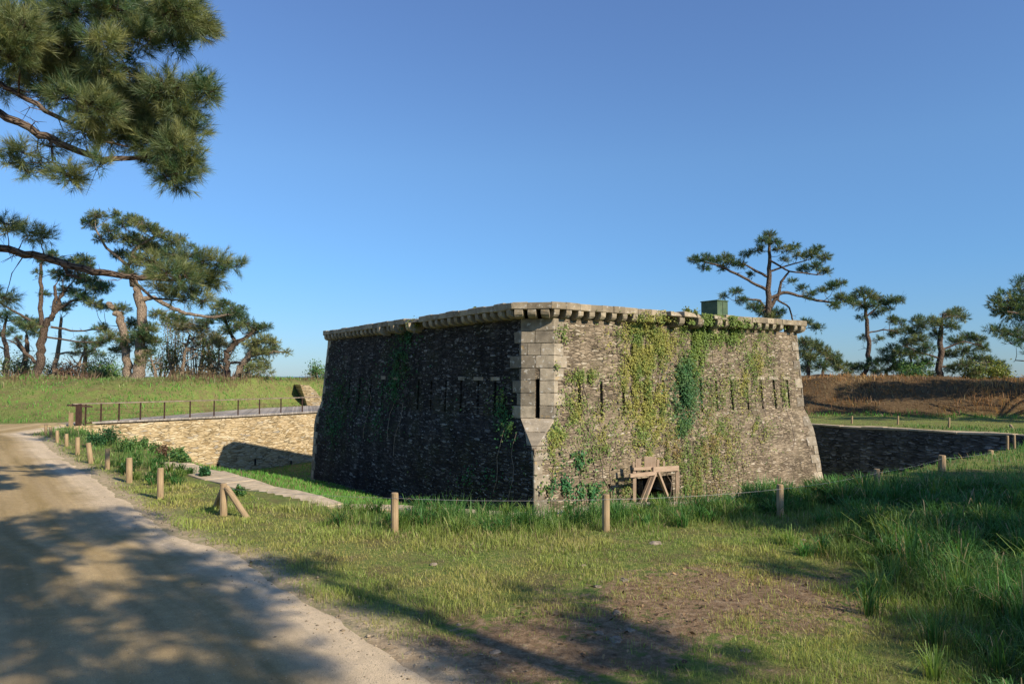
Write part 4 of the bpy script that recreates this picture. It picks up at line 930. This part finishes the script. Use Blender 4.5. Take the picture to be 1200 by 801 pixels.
def pine(name, label, Y, trunks, clusters, group=None, ln=.22, wd=.021, nn=14, dens=1.35, twig=.012, depth=1., yel=.35, fl=.6, bark='bark', cat='pine tree', base=None, ysc=1., world=False, crown_name='crown', pale_limbs=(), cb=NB, cy=NY, big=.35):
    """trunks: lists of (px, py, width_px[, dy]); clusters: (px, py, r_px[, dy]). Depth from Y."""
    if world: conv = lambda q: (np.array(q[:3], float), q[3])
    else: conv = lambda q: (PY(q[0], q[1], Y+(q[3] if len(q) > 3 else 0)), q[2]/2*(Y+(q[3] if len(q) > 3 else 0))/F)
    tk = [[conv(q) for q in t] for t in trunks]; b0 = tk[0][0][0] if base is None else np.array(base, float)
    root = empty(name, tuple(b0), label=label, cat=cat, group=group); mb = MB(); nodes = []
    for t in tk:
        sp = []
        raw = sample_path(t, 4)
        for i, (p, r) in enumerate(raw): sp.append((p+(RNG.normal(size=3)*r*.25 if 0 < i < len(raw)-1 else 0), max(r, .006)))
        mb.tube([p for p, r in sp], [r for p, r in sp], 10 if sp[0][1] > .08 else 6); nodes += sp
    mb.build('trunk', M[bark], root, smooth=True, merge=True)
    NP = np.array([p for p, r in nodes]); NR = np.array([r for p, r in nodes]); tw = MB(); TP = []; TA = []
    for cl in clusters:
        if world: c = np.array(cl[:3], float); r = cl[3]
        else:
            dy = (cl[3] if len(cl) > 3 else RNG.uniform(-1, 1)*depth); c = PY(cl[0], cl[1], Y+dy); r = cl[2]*(Y+dy)/F
        dd = np.linalg.norm(NP-c, axis=1)+np.maximum(NP[:, 2]-c[2], 0)*(1.2 if Y > 20 or world else .1); i = int(np.argmin(dd)); s = NP[i]; rr = min(NR[i]*.6, max(r*.07, twig*1.5))
        L = np.linalg.norm(c-s)
        if L > .02:
            m_ = (s+c)/2+np.array([0, 0, .10*L*RNG.uniform(-1, .8)])+RNG.normal(size=3)*L*.07; tw.tube([s, (s+m_)/2+RNG.normal(size=3)*L*.03, m_, (m_+c)/2+RNG.normal(size=3)*L*.03, c], [rr, rr*.85, rr*.7, rr*.55, rr*.4], 5)
        n = max(3, int(dens*26*(r/(.22*Y/45 if not world else .4))**1.7)) if not world else max(4, int(dens*40*(r/.5)**2))
        q = RNG.normal(size=(n, 3)); q /= np.linalg.norm(q, axis=1)[:, None]; q *= (RNG.random((n, 1))**.45); P = c+q*np.array([r, r, r*fl]); subs = [c+(RNG.normal(size=3)*np.array([r, r, r*fl])*big) for _ in range(max(3, n//9))]
        for sb in subs: tw.tube([c, (c+sb)/2+RNG.normal(size=3)*r*.05, sb], [rr*.4, twig*.9, twig*.6], 4, cap=False)
        SB = np.array(subs)
        for p in P:
            j = int(np.argmin(np.linalg.norm(SB-p, axis=1))); a = p-SB[j]
            tw.tube([SB[j], p], [twig*.55, twig*.35], 3, cap=False); a = a/(np.linalg.norm(a)+1e-6)+(p-c)/(r+1e-6)*.6+np.array([0, 0, .55])+RNG.normal(size=3)*.35; TP.append(p); TA.append(a)
    for _ in range(0 if world else 30):
        i = RNG.integers(len(NP)//5, len(NP)); s0 = NP[i]; l = (8*Y/F if Y > 20 else .35)*RNG.uniform(.4, 1.5); d = RNG.normal(size=3)*np.array([1, 1, .35])+np.array([0, 0, -.1]); d /= np.linalg.norm(d)
        m_ = s0+d*l*.5+RNG.normal(size=3)*l*.08; e_ = m_+(d+RNG.normal(size=3)*.35)*l*.5; tw.tube([s0, m_, e_], [twig*1.3, twig*.9, twig*.4], 3, cap=False)
        for _k in range(2): f_ = m_+(d+RNG.normal(size=3)*.8)*l*.35; tw.tube([m_, f_], [twig*.7, twig*.35], 3, cap=False)
    tw.build('branches', M[bark], root)
    if TP:
        g = fbm(np.array(TP)[:, 0]*1.3, np.array(TP)[:, 2]*1.3, .6, 17, 3); V, T, C_ = tufts(np.array(TP), np.array(TA), ln, wd, nn, cb, cy, (yel+(g-.5)*1.4)[:, None, None])
        mesh_np(crown_name, V, T, M['needle'], root, cols=C_)
    return root, NP

G1 = 'pines on the left bank'; G2 = 'pines on the right bank'
# near pine, trunk outside the frame on the left: the big overhanging branch and the long low limb
near = [(20, 40, 28), (55, 25, 26), (90, 15, 28), (130, 12, 28), (170, 12, 28), (205, 10, 26), (228, 26, 18), (192, 36, 24), (160, 45, 20), (120, 50, 18), (85, 55, 18), (20, 75, 22), (45, 55, 20),
        (25, 45, 26), (60, 88, 24), (92, 95, 26), (75, 70, 20), (125, 105, 26), (160, 112, 26), (198, 108, 24), (232, 103, 18), (240, 108, 12), (215, 130, 20), (180, 138, 26), (150, 140, 24), (112, 128, 24), (80, 115, 18), (45, 105, 16), (225, 155, 16), (208, 175, 22), (188, 170, 24), (222, 190, 14), (215, 205, 14), (200, 205, 13), (160, 160, 20), (130, 158, 18), (100, 158, 14), (208, 215, 9), (10, 20, 22), (10, 60, 22), (185, 190, 14), (120, 80, 16), (210, 48, 14), (235, 35, 14), (150, 70, 12)]
sparse = [(25, 178, 9), (48, 195, 9), (78, 205, 12), (88, 212, 8), (118, 192, 8), (12, 190, 8), (60, 172, 8), (30, 200, 7), (5, 105, 12)]
limb2c = [(212, 302, 16), (235, 306, 18), (258, 308, 14), (275, 312, 9), (240, 325, 18), (215, 325, 18), (195, 322, 16), (228, 345, 16), (205, 345, 14), (180, 308, 14), (250, 330, 12), (240, 352, 9), (185, 335, 10)]
NT = (-8.6, 9.2)
r_, _n = pine('pine_tree', 'near pine reaching in from the left with one thick clump of needles at the top', 8.8,
     [[(-225, 760, 62), (-230, 500, 55), (-222, 250, 46), (-215, 20, 38), (-210, -150, 28)], [(-222, 140, 20), (-110, 120, 14), (0, 133, 9.5), (45, 155, 9), (80, 172, 8), (120, 187, 7), (165, 184, 5), (200, 175, 3)],
      [(-218, 60, 16), (-90, 75, 10), (0, 98, 6), (30, 115, 6), (80, 143, 5), (120, 165, 3), (150, 172, 2)], [(-215, 10, 16), (-100, 30, 10), (0, 40, 8), (85, 44, 6), (110, 47, 5), (160, 40, 4), (190, 37, 3)], [(100, 46, 5), (135, 72, 4), (158, 90, 3)], [(60, 160, 3), (62, 190, 2.5), (80, 206, 2)]],
     near+sparse, ln=.145, wd=.0048, nn=38, dens=.27, twig=.006, depth=.8, yel=.42, fl=.8, group='pines beside the track')
ce = bpy.data.objects
r_, _n = pine('pine_tree', 'near pine with one long dark limb stretching low across the left bank trees', 11.5,
     [[(-190, 660, 46), (-195, 450, 40), (-185, 260, 32), (-170, 60, 22), (-160, -80, 10)], [(-190, 300, 16), (-80, 285, 12), (0, 290, 9), (40, 299, 9), (85, 312, 8.5), (130, 322, 8), (165, 326, 6), (200, 328, 4), (235, 322, 3)], [(75, 311, 5), (80, 322, 4), (95, 326, 3)], [(150, 324, 4), (180, 350, 3), (215, 352, 2)]],
     limb2c+[(18, 268, 12), (35, 275, 12), (50, 278, 10), (5, 262, 9), (5, 350, 10), (-20, 345, 14)], ln=.14, wd=.0055, nn=34, dens=.24, twig=.007, depth=.6, yel=.55, fl=.7, group='pines beside the track')
# left bank
pine('pine_tree', 'big two-stemmed pine with a thick pale trunk on the left bank', 44,
     [[(160, 448, 16), (163, 425, 13), (167, 400, 11), (168, 378, 11), (165, 352, 11), (158, 335, 10), (150, 312, 6), (160, 290, 4), (185, 275, 3)], [(150, 446, 11), (147, 420, 9), (146, 398, 9), (141, 375, 9), (136, 362, 8), (127, 356, 6)], [(166, 350, 7), (180, 348, 5), (205, 362, 5), (222, 368, 4), (250, 372, 3), (268, 368, 2)], [(150, 312, 4), (125, 290, 3), (112, 268, 2)], [(156, 325, 5), (185, 322, 4), (205, 320, 2)]],
     [(105, 262, 9), (114, 253, 9), (128, 270, 9), (135, 251, 6), (142, 262, 9), (155, 257, 8), (165, 263, 10), (178, 268, 10), (190, 276, 10), (203, 285, 9), (212, 280, 6), (222, 288, 4), (150, 280, 12), (165, 285, 14), (180, 292, 13), (195, 298, 12), (140, 298, 9), (160, 305, 14), (180, 312, 12), (130, 280, 7), (115, 280, 5), (150, 320, 9),
      (175, 385, 9), (165, 392, 11), (150, 400, 11), (178, 400, 10), (130, 395, 10), (140, 410, 9), (172, 412, 9), (120, 385, 8), (118, 400, 7), (200, 372, 8), (185, 368, 8), (212, 374, 6), (155, 380, 9), (165, 422, 7), (142, 362, 8)], group=G1, bark='bark_pale', depth=1.2, dens=1.3)
pine('pine_tree', 'spreading dark pine with many bare side branches at the far left', 47,
     [[(42, 443, 10), (47, 420, 9), (50, 398, 9), (53, 382, 7), (62, 370, 7), (68, 355, 5), (75, 340, 4)], [(50, 395, 5), (48, 360, 5), (48, 330, 4), (48, 308, 3)], [(44, 425, 4), (30, 413, 4), (18, 395, 3)], [(62, 370, 5), (65, 348, 4), (64, 335, 3)], [(64, 366, 4), (85, 352, 3), (100, 350, 2)], [(50, 385, 4), (35, 375, 3), (12, 362, 2), (-5, 352, 2)], [(60, 383, 3), (90, 388, 2), (125, 385, 1.5)], [(56, 395, 2.5), (90, 400, 2), (120, 402, 1.5)]],
     [(70, 322, 11), (85, 310, 12), (98, 305, 10), (90, 325, 12), (105, 330, 11), (78, 340, 9), (115, 338, 11), (125, 336, 7), (100, 350, 9), (112, 356, 8), (92, 345, 8), (60, 300, 9), (50, 305, 8), (45, 320, 4), (36, 382, 8), (48, 380, 8), (30, 375, 6), (42, 390, 6), (10, 350, 8), (52, 345, 5), (105, 312, 6), (120, 360, 6)], group=G1, depth=1.2, yel=.2)
pine('pine_tree', 'slim dark-stemmed pine left of the spreading pine', 50, [[(26, 443, 6), (29, 425, 6), (32, 405, 5), (31, 392, 3)], [(30, 415, 2.5), (18, 402, 2), (8, 398, 1)]], [(30, 385, 6), (24, 380, 5), (37, 378, 4)], group=G1, depth=.5)
pine('pine_tree', 'slim pale pine right of the spreading pine', 50, [[(62, 441, 6), (66, 420, 5), (70, 395, 4), (72, 372, 3)], [(68, 415, 2.5), (80, 412, 2), (90, 414, 1)]], [(75, 362, 6), (68, 360, 5), (82, 356, 5)], group=G1, bark='bark_pale', depth=.5)
def bare(px0, py0, px1, py1, wpx, lab, n=7, Y=52):
    """thin leaning tree with bare twigs"""
    tr = [[(px0, py0, wpx), ((px0*2+px1)/3+RNG.uniform(-3, 3), (py0*2+py1)/3, wpx*.8), ((px0+px1*2)/3+RNG.uniform(-3, 3), (py0+py1*2)/3, wpx*.6), (px1, py1, wpx*.35)]]
    for k_ in range(n):
        t = RNG.uniform(.25, .95); x_ = px0+(px1-px0)*t; y_ = py0+(py1-py0)*t; s = RNG.choice([-1, 1]); l = RNG.uniform(7, 20)
        tr.append([(x_, y_, wpx*.35), (x_+s*l*.5, y_-l*.2, wpx*.26), (x_+s*l, y_-l*RNG.uniform(.1, 1.1), wpx*.15)])
    return tr
for i, (a, cl, lab) in enumerate([
    ((88, 446, 100, 408, 4), [(97, 405, 4)], 'small bare crooked tree beside the slim pale pine'), ((110, 446, 92, 425, 3), [(112, 441, 6), (118, 438, 5)], 'leaning snag with a little green bush on the left bank'),
    ((182, 446, 176, 412, 3.5), [(178, 398, 6)], 'thin pale tree just right of the big trunk'), ((196, 446, 206, 405, 5), [(195, 380, 8), (205, 385, 8)], 'crooked pale tree, second right of the big trunk'),
    ((212, 446, 222, 392, 5), [(215, 385, 9), (226, 380, 9), (235, 388, 8)], 'pale tree with an airy olive crown on the left bank'), ((232, 447, 238, 395, 4), [(240, 392, 9), (230, 400, 7)], 'slender grey tree in the middle of the grove'),
    ((246, 447, 244, 400, 6), [(245, 402, 9), (255, 395, 9), (262, 402, 8), (248, 415, 7)], 'mossy broad stem in the middle of the grove'), ((262, 447, 257, 412, 3), [(258, 405, 7), (268, 408, 6)], 'straight dark thin tree near the right of the grove')]):
    pine('grove_tree', lab, 50+RNG.uniform(-2, 3), bare(*a, lab), cl+[(c[0]+RNG.uniform(-9, 9), c[1]+RNG.uniform(-9, 7), c[2]*.7) for c in cl], group='thin trees of the grove on the left bank', bark='bark_pale', cat='tree', depth=1., dens=.8, yel=.85, cy=(.24, .22, .10))
pine('pine_tree', 'flat-topped pine whose crown slopes down at the right end of the grove', 48, [[(268, 447, 7), (266, 425, 6), (264, 412, 6), (276, 402, 6), (290, 395, 4), (300, 385, 3)], [(276, 402, 4), (268, 385, 4), (262, 372, 3)], [(265, 425, 3), (285, 424, 2.5), (300, 420, 2)]],
     [(255, 360, 8), (262, 355, 7), (272, 362, 8), (275, 368, 9), (262, 372, 9), (282, 372, 8), (250, 372, 8), (290, 380, 9), (278, 382, 9), (302, 385, 8), (312, 383, 6), (295, 390, 8), (240, 378, 8), (265, 388, 8), (286, 362, 4)], group=G1, depth=1.2, yel=.3)
pine('pine_tree', 'leaning round-crowned tree at the right end of the left bank', 46, [[(272, 449, 9), (280, 435, 8), (290, 418, 7), (300, 402, 5), (312, 396, 3)], [(290, 418, 3), (303, 415, 2.5), (322, 412, 2), (337, 412, 1.5)]],
     [(300, 400, 9), (312, 398, 9), (320, 402, 7), (305, 412, 9), (315, 412, 8), (296, 415, 8), (308, 425, 8), (300, 430, 8), (292, 405, 7), (322, 410, 5), (336, 413, 4), (312, 432, 5), (318, 438, 3)], group=G1, depth=1.2, yel=.75, bark='bark_pale', dens=1.1)
for px, r, lab, c_ in ((112, .9, 'small dark bush on the left crest beside the snag', (DG, GR)), (130, .9, 'round green bush at the foot of the big pine', (DG, GR)), (10, 1.6, 'grey green bush at the far left border', ((.14, .15, .1), GR)), (80, 1.0, 'reddish twiggy bush under the spreading pine', ((.2, .11, .08), (.16, .12, .07))), (215, .9, 'brown undergrowth bush in the grove', ((.2, .14, .09), (.14, .12, .06))), (245, 1.0, 'tan undergrowth bush behind the grove', ((.24, .18, .11), (.14, .12, .06))), (376, 1.1, 'dark bush behind the rubble wall end', (DG, GR))):
    Yb = 49 if px != 376 else 56; p = PY(px, 445, Yb); bush('bush', lab, 'bush', (p[0], p[1], 1.5+r*.6), r, 1300, c_, .07, 'bushes on the left crest', 14)
for px, py, r, lab, c_ in ((188, 425, 1.3, 'airy olive shrub just right of the big pine', ((.17, .17, .07), GR)), (205, 405, 1.2, 'olive foliage of a tall shrub over the bare stems', ((.19, .18, .08), GR)), (228, 412, 1.5, 'tall olive shrub in the middle of the grove', ((.20, .18, .09), GR)), (258, 420, 1.4, 'dense olive shrub under the flat-topped pine', ((.16, .17, .07), GR)), (292, 436, 1.1, 'low olive shrub under the leaning tree', ((.20, .18, .10), GR)), (120, 432, 1.2, 'green brown shrub left of the big pine stems', ((.13, .15, .06), GR)), (30, 434, 1.0, 'olive scrub under the slim dark pine', ((.17, .15, .08), GR)), (62, 436, 1.0, 'brownish scrub under the slim pale pine', ((.2, .14, .09), GR))):
    p = PY(px, py, 51); h0 = 1.6; r2 = max(r, (p[2]-h0)*.6); bush('shrub', lab, 'shrub', (p[0], p[1], max(p[2], h0+r*.5)), r, 1500, c_, .06, 'shrubs among the left bank trees', 18, 'deadwood', max(.8, (p[2]-h0)/r))
pine('pine_tree', 'dark pine crown at the far left border behind the slim pines', 55, [[(6, 446, 7), (8, 420, 6), (4, 390, 4), (8, 370, 2)], [(7, 410, 2), (-10, 400, 1)]], [(0, 372, 7), (10, 368, 7), (18, 376, 6), (-8, 380, 8), (14, 388, 6), (2, 392, 7), (22, 398, 5)], group=G1, depth=1., yel=.2)
pine('pine_tree', 'small pine filling the gap between the spreading pine and the big pine', 56, [[(96, 448, 6), (99, 425, 5), (101, 400, 3)], [(99, 415, 2), (112, 410, 1)]], [(100, 398, 7), (92, 405, 6), (110, 404, 7), (104, 412, 7), (88, 415, 5), (116, 416, 6)], group=G1, depth=1., yel=.3)
# right bank
pine('pine_tree', 'tallest pine with open storeyed branches right behind the fort', 45,
     [[(898, 440, 10), (899, 400, 8), (900, 365, 7.5), (901, 330, 6), (902, 300, 4), (902, 276, 2.5)], [(901, 340, 4), (885, 333, 3), (868, 323, 3), (845, 312, 2.5), (825, 306, 1.5)], [(901, 325, 3), (885, 317, 3), (870, 308, 1.5)], [(901, 350, 4), (918, 342, 4), (935, 346, 3), (958, 352, 3), (985, 355, 2)], [(903, 360, 5), (912, 345, 4), (915, 330, 3), (925, 318, 2)], [(900, 365, 3.5), (890, 352, 3), (872, 350, 2), (862, 352, 1.5)], [(902, 318, 3), (920, 312, 2), (945, 305, 1.5)], [(910, 350, 2.5), (925, 360, 2), (930, 378, 2), (945, 385, 1.5)], [(902, 305, 2.5), (925, 318, 2), (958, 322, 1.5)]],
     [(902, 275, 6), (895, 282, 7), (908, 284, 6), (890, 293, 6), (912, 292, 5), (815, 305, 7), (826, 303, 7), (838, 306, 7), (850, 302, 7), (858, 308, 7), (825, 314, 5), (868, 310, 6), (875, 298, 6), (846, 314, 5), (925, 292, 6), (932, 288, 4), (938, 300, 6), (950, 298, 7), (958, 292, 6), (966, 302, 7), (955, 312, 7), (968, 318, 6), (942, 315, 6), (975, 335, 7), (985, 332, 5), (965, 340, 6), (950, 345, 6), (985, 350, 8), (995, 352, 6), (978, 358, 6), (940, 338, 5), (862, 342, 6), (848, 347, 4), (870, 352, 6), (885, 360, 8), (895, 366, 8), (912, 366, 7), (905, 372, 8), (945, 378, 6), (958, 384, 6), (920, 305, 4), (880, 322, 4), (928, 330, 4)], group=G2, depth=1.3, yel=.2, fl=.5)
pine('pine_tree', 'slender pine with a curved stem and tufted top on the right bank', 50,
     [[(1014, 450, 6), (1012, 440, 6), (1017, 425, 6), (1018, 405, 5), (1016, 380, 4.5), (1014, 360, 3.5), (1012, 345, 2)], [(1016, 370, 2), (1030, 358, 1.8), (1050, 350, 1)], [(1017, 390, 2), (1035, 386, 1.8), (1050, 388, 1)], [(1016, 362, 2), (1003, 352, 1.5)]],
     [(1002, 348, 7), (1010, 342, 7), (1020, 346, 7), (1028, 350, 7), (1036, 356, 7), (1045, 352, 7), (1053, 352, 6), (1022, 358, 7), (1010, 358, 7), (1000, 356, 5), (1035, 364, 5), (1008, 372, 4), (1026, 368, 5), (1042, 362, 4), (1046, 375, 6), (1054, 378, 6), (1050, 390, 6), (1060, 386, 6), (1045, 390, 4), (1030, 398, 4), (1012, 395, 4)], group=G2, depth=.9, yel=.25, fl=.55)
pine('pine_tree', 'low pine seen just beyond the far right corner of the fort', 46, [[(948, 450, 5), (947, 430, 4), (950, 410, 3)], [(965, 450, 3), (964, 435, 3), (968, 420, 2)]],
     [(945, 402, 8), (955, 405, 9), (940, 415, 8), (965, 412, 9), (975, 418, 9), (950, 420, 9), (980, 425, 8), (962, 428, 8), (945, 432, 7), (985, 432, 6), (938, 402, 6), (992, 438, 5)], group=G2, depth=1., yel=.35)
pine('pine_tree', 'broad bushy pine with a straight stem, widest on the right bank', 47, [[(1101, 452, 8), (1101, 425, 7), (1102, 400, 6), (1103, 380, 4), (1105, 368, 2)], [(1102, 420, 2.5), (1075, 412, 2), (1060, 405, 1)], [(1102, 410, 2.5), (1130, 400, 2), (1150, 405, 1)], [(1102, 430, 2.5), (1140, 425, 2), (1165, 425, 1)]],
     [(1075, 375, 7), (1080, 382, 8), (1070, 390, 8), (1092, 376, 7), (1100, 380, 7), (1112, 370, 8), (1122, 366, 7), (1128, 372, 6), (1115, 382, 8), (1098, 392, 7), (1078, 398, 8), (1065, 402, 9), (1085, 408, 9), (1070, 415, 9), (1055, 412, 8), (1120, 400, 8), (1135, 395, 8), (1145, 398, 8), (1150, 408, 8), (1130, 412, 9), (1112, 415, 8), (1145, 420, 9), (1160, 424, 8), (1170, 428, 7), (1130, 428, 9), (1150, 434, 8), (1115, 432, 7), (1085, 425, 8), (1070, 430, 8), (1165, 436, 6), (1175, 432, 5), (1092, 440, 6)], group=G2, depth=1.6, yel=.28)
pine('pine_tree', 'dark low pine leaning between the slender and the broad pine', 49, [[(1036, 449, 5), (1040, 435, 4), (1050, 425, 3)], [(1072, 440, 2.5), (1066, 415, 3), (1060, 395, 1.5)]],
     [(1000, 432, 7), (1010, 430, 7), (1025, 425, 8), (1038, 422, 8), (1048, 418, 8), (1030, 435, 7), (1050, 432, 8), (1045, 408, 6), (1035, 412, 5), (1058, 428, 7), (992, 428, 4), (1060, 440, 6)], group=G2, depth=1., yel=.12)
for px, r, lab, c_ in ((1070, 1.2, 'bright green bush under the broad pine', (GR, DG)), (1172, .9, 'small green bush at the right end of the pines', (GR, YG)), (1140, 1.0, 'olive twiggy bush right of the broad pine', ((.16, .14, .08), GR))):
    p = PY(px, 445, 46); bush('bush', lab, 'bush', (p[0], p[1], 1.6+r*.5), r, 1500, c_, .07, 'bushes on the right crest', 14)
# right border: branch tips of a pine standing outside the frame
pine('pine_tree', 'pine whose dark branch tips reach in at the right border', 30, [[(1330, 470, 22), (1325, 380, 18), (1320, 280, 14), (1318, 200, 8)], [(1322, 370, 6), (1270, 370, 4), (1215, 372, 3), (1180, 365, 2)], [(1322, 400, 6), (1260, 410, 4), (1200, 400, 2.5), (1178, 388, 1.5)], [(1320, 330, 6), (1250, 335, 4), (1205, 335, 2)], [(1322, 420, 4), (1250, 425, 3), (1190, 422, 1.2)]],
     [(1196, 330, 8), (1205, 340, 10), (1192, 336, 5), (1170, 388, 9), (1180, 392, 9), (1192, 388, 10), (1200, 375, 10), (1188, 402, 7), (1162, 386, 6), (1205, 395, 12), (1230, 390, 14), (1250, 370, 14), (1260, 330, 14), (1240, 350, 12), (1280, 300, 14), (1210, 412, 8), (1300, 350, 18), (1300, 250, 18), (1340, 300, 18), (1330, 230, 16), (1360, 380, 18)], group='pines beside the track', depth=.8, yel=.15, ln=.18, wd=.013, nn=18, dens=.55)

# ------------------------------------------------------------------ pines behind the photographer (they throw the dappled shade)
def shade_clusters(polys, n, rmin, rmax, hmin, hmax, seed):
    rg = np.random.default_rng(seed); out = []
    for poly in polys:
        xs = [p[0] for p in poly]; ys_ = [p[1] for p in poly]; wpoly = [tuple(G(*p)[:2]) for p in poly]; wx = [p[0] for p in wpoly]; wy = [p[1] for p in wpoly]; k = 0; tries = 0
        area = abs(sum(wpoly[i][0]*wpoly[(i+1) % len(wpoly)][1]-wpoly[(i+1) % len(wpoly)][0]*wpoly[i][1] for i in range(len(wpoly))))/2; want = max(1, int(n*area))
        while k < want and tries < 4000:
            tries += 1; x = rg.uniform(min(wx), max(wx)); y = rg.uniform(min(wy), max(wy))
            if not in_poly(np.array([x]), np.array([y]), wpoly)[0]: continue
            r = rg.uniform(rmin, rmax); h = rg.uniform(hmin, hmax); t = h/SUN.z
            if any((x-a)**2+(y-b)**2 < c*c for a, b, c in LIGHT): continue
            out.append((x+SUN.x*t, y+SUN.y*t, h, r)); k += 1
    return out
LIGHT = [(*G(a, b)[:2], c) for a, b, c in ((125, 673, .28), (46, 631, .3), (227, 689, .3), (231, 722, .25), (153, 790, .2), (324, 712, .3), (60, 700, .25), (180, 745, .22), (20, 760, .25), (260, 640, .15), (380, 745, .15))]
A_ = shade_clusters([[(-200, 608), (0, 606), (90, 602), (150, 606), (210, 648), (285, 690), (330, 715), (430, 770), (470, 830), (100, 860), (-300, 760)]], 3.7, .26, .44, 5.5, 8.5, 1)
B_ = shade_clusters([[(290, 655), (400, 662), (415, 680), (310, 690)], [(430, 705), (500, 702), (520, 722), (440, 725)], [(570, 695), (650, 690), (680, 705), (590, 712)], [(590, 735), (700, 730), (760, 755), (620, 765)], [(640, 765), (760, 765), (900, 801), (680, 801)], [(520, 742), (600, 750), (640, 801), (500, 790)]], 6.5, .18, .34, 5., 7.5, 2)
C_l = shade_clusters([[(850, 596), (930, 590), (1010, 575), (1100, 556), (1200, 545), (1260, 545), (1250, 585), (1120, 606), (1000, 618), (900, 622)], [(1040, 640), (1130, 620), (1200, 615), (1200, 650), (1100, 668)], [(1080, 750), (1150, 735), (1260, 735), (1260, 830), (1060, 830)], [(900, 655), (960, 668), (1010, 690), (990, 700), (900, 668)]], 5.5, .24, .42, 6., 9., 3)
D_l = [(x+SUN.x*h/SUN.z, y+SUN.y*h/SUN.z, h, r) for x, y, h, r in [(x_, 40.2-.22*(x_-16)+dy_, 5.2+.3*dy_, .85) for x_ in np.arange(17.5, 32, 1.1) for dy_ in (0, 1.1)]+[ (19.5, 33, 4.8, .9), (21.5, 32.4, 5.3, 1.), (17.5, 34.5, 5.0, .7), (24, 33.5, 5.2, 1.), (20, 35.5, 6.0, .8), (15.5, 34, 4.6, .4)]]
E_l = shade_clusters([[(-60, 515), (40, 513), (75, 517), (40, 525), (-60, 530)], [(0, 505), (60, 507), (90, 512), (0, 512)]], .5, .35, .6, 10.5, 13, 5)
def shade_tree(label, clusters, base, h):
    b = np.array([base[0], base[1], 0.]); c = np.array([q[:3] for q in clusters]); cen = c.mean(0); top = np.array([cen[0]*.6+b[0]*.4, cen[1]*.6+b[1]*.4, h])
    tr = [[(*b, .24), (*(b*.6+np.array([top[0], top[1], h])*.4*[1, 1, 1]), .19), (*(b*.2+top*.8), .12), (*top, .05)]]
    for _ in range(5):
        q = clusters[RNG.integers(len(clusters))]; s = b*.35+top*.65; tr.append([(*s, .06), (*((s+np.array(q[:3]))/2+[0, 0, .2]), .045), (*q[:3], .02)])
    pine('pine_tree', label, 0, tr, clusters, group='pines behind the viewpoint', world=True, ln=.19, wd=.024, nn=22, dens=1.5, twig=.006, yel=.3, fl=.7, base=b)
shade_tree('tall pine just behind the viewpoint shading the track', A_, (3.2, -6.5), 8.6)
shade_tree('pine behind the viewpoint shading the turf by the track', B_, (9.6, -3.5), 8.2)
shade_tree('pine to the right of the view shading the lush grass', C_l, (19., 3.5), 9.)
shade_tree('pine on the far right shading the bracken bank', D_l, (27., 27.), 7.)
shade_tree('pine beyond the left border shading the far bend of the track', E_l, (-16., 14.), 12.5)
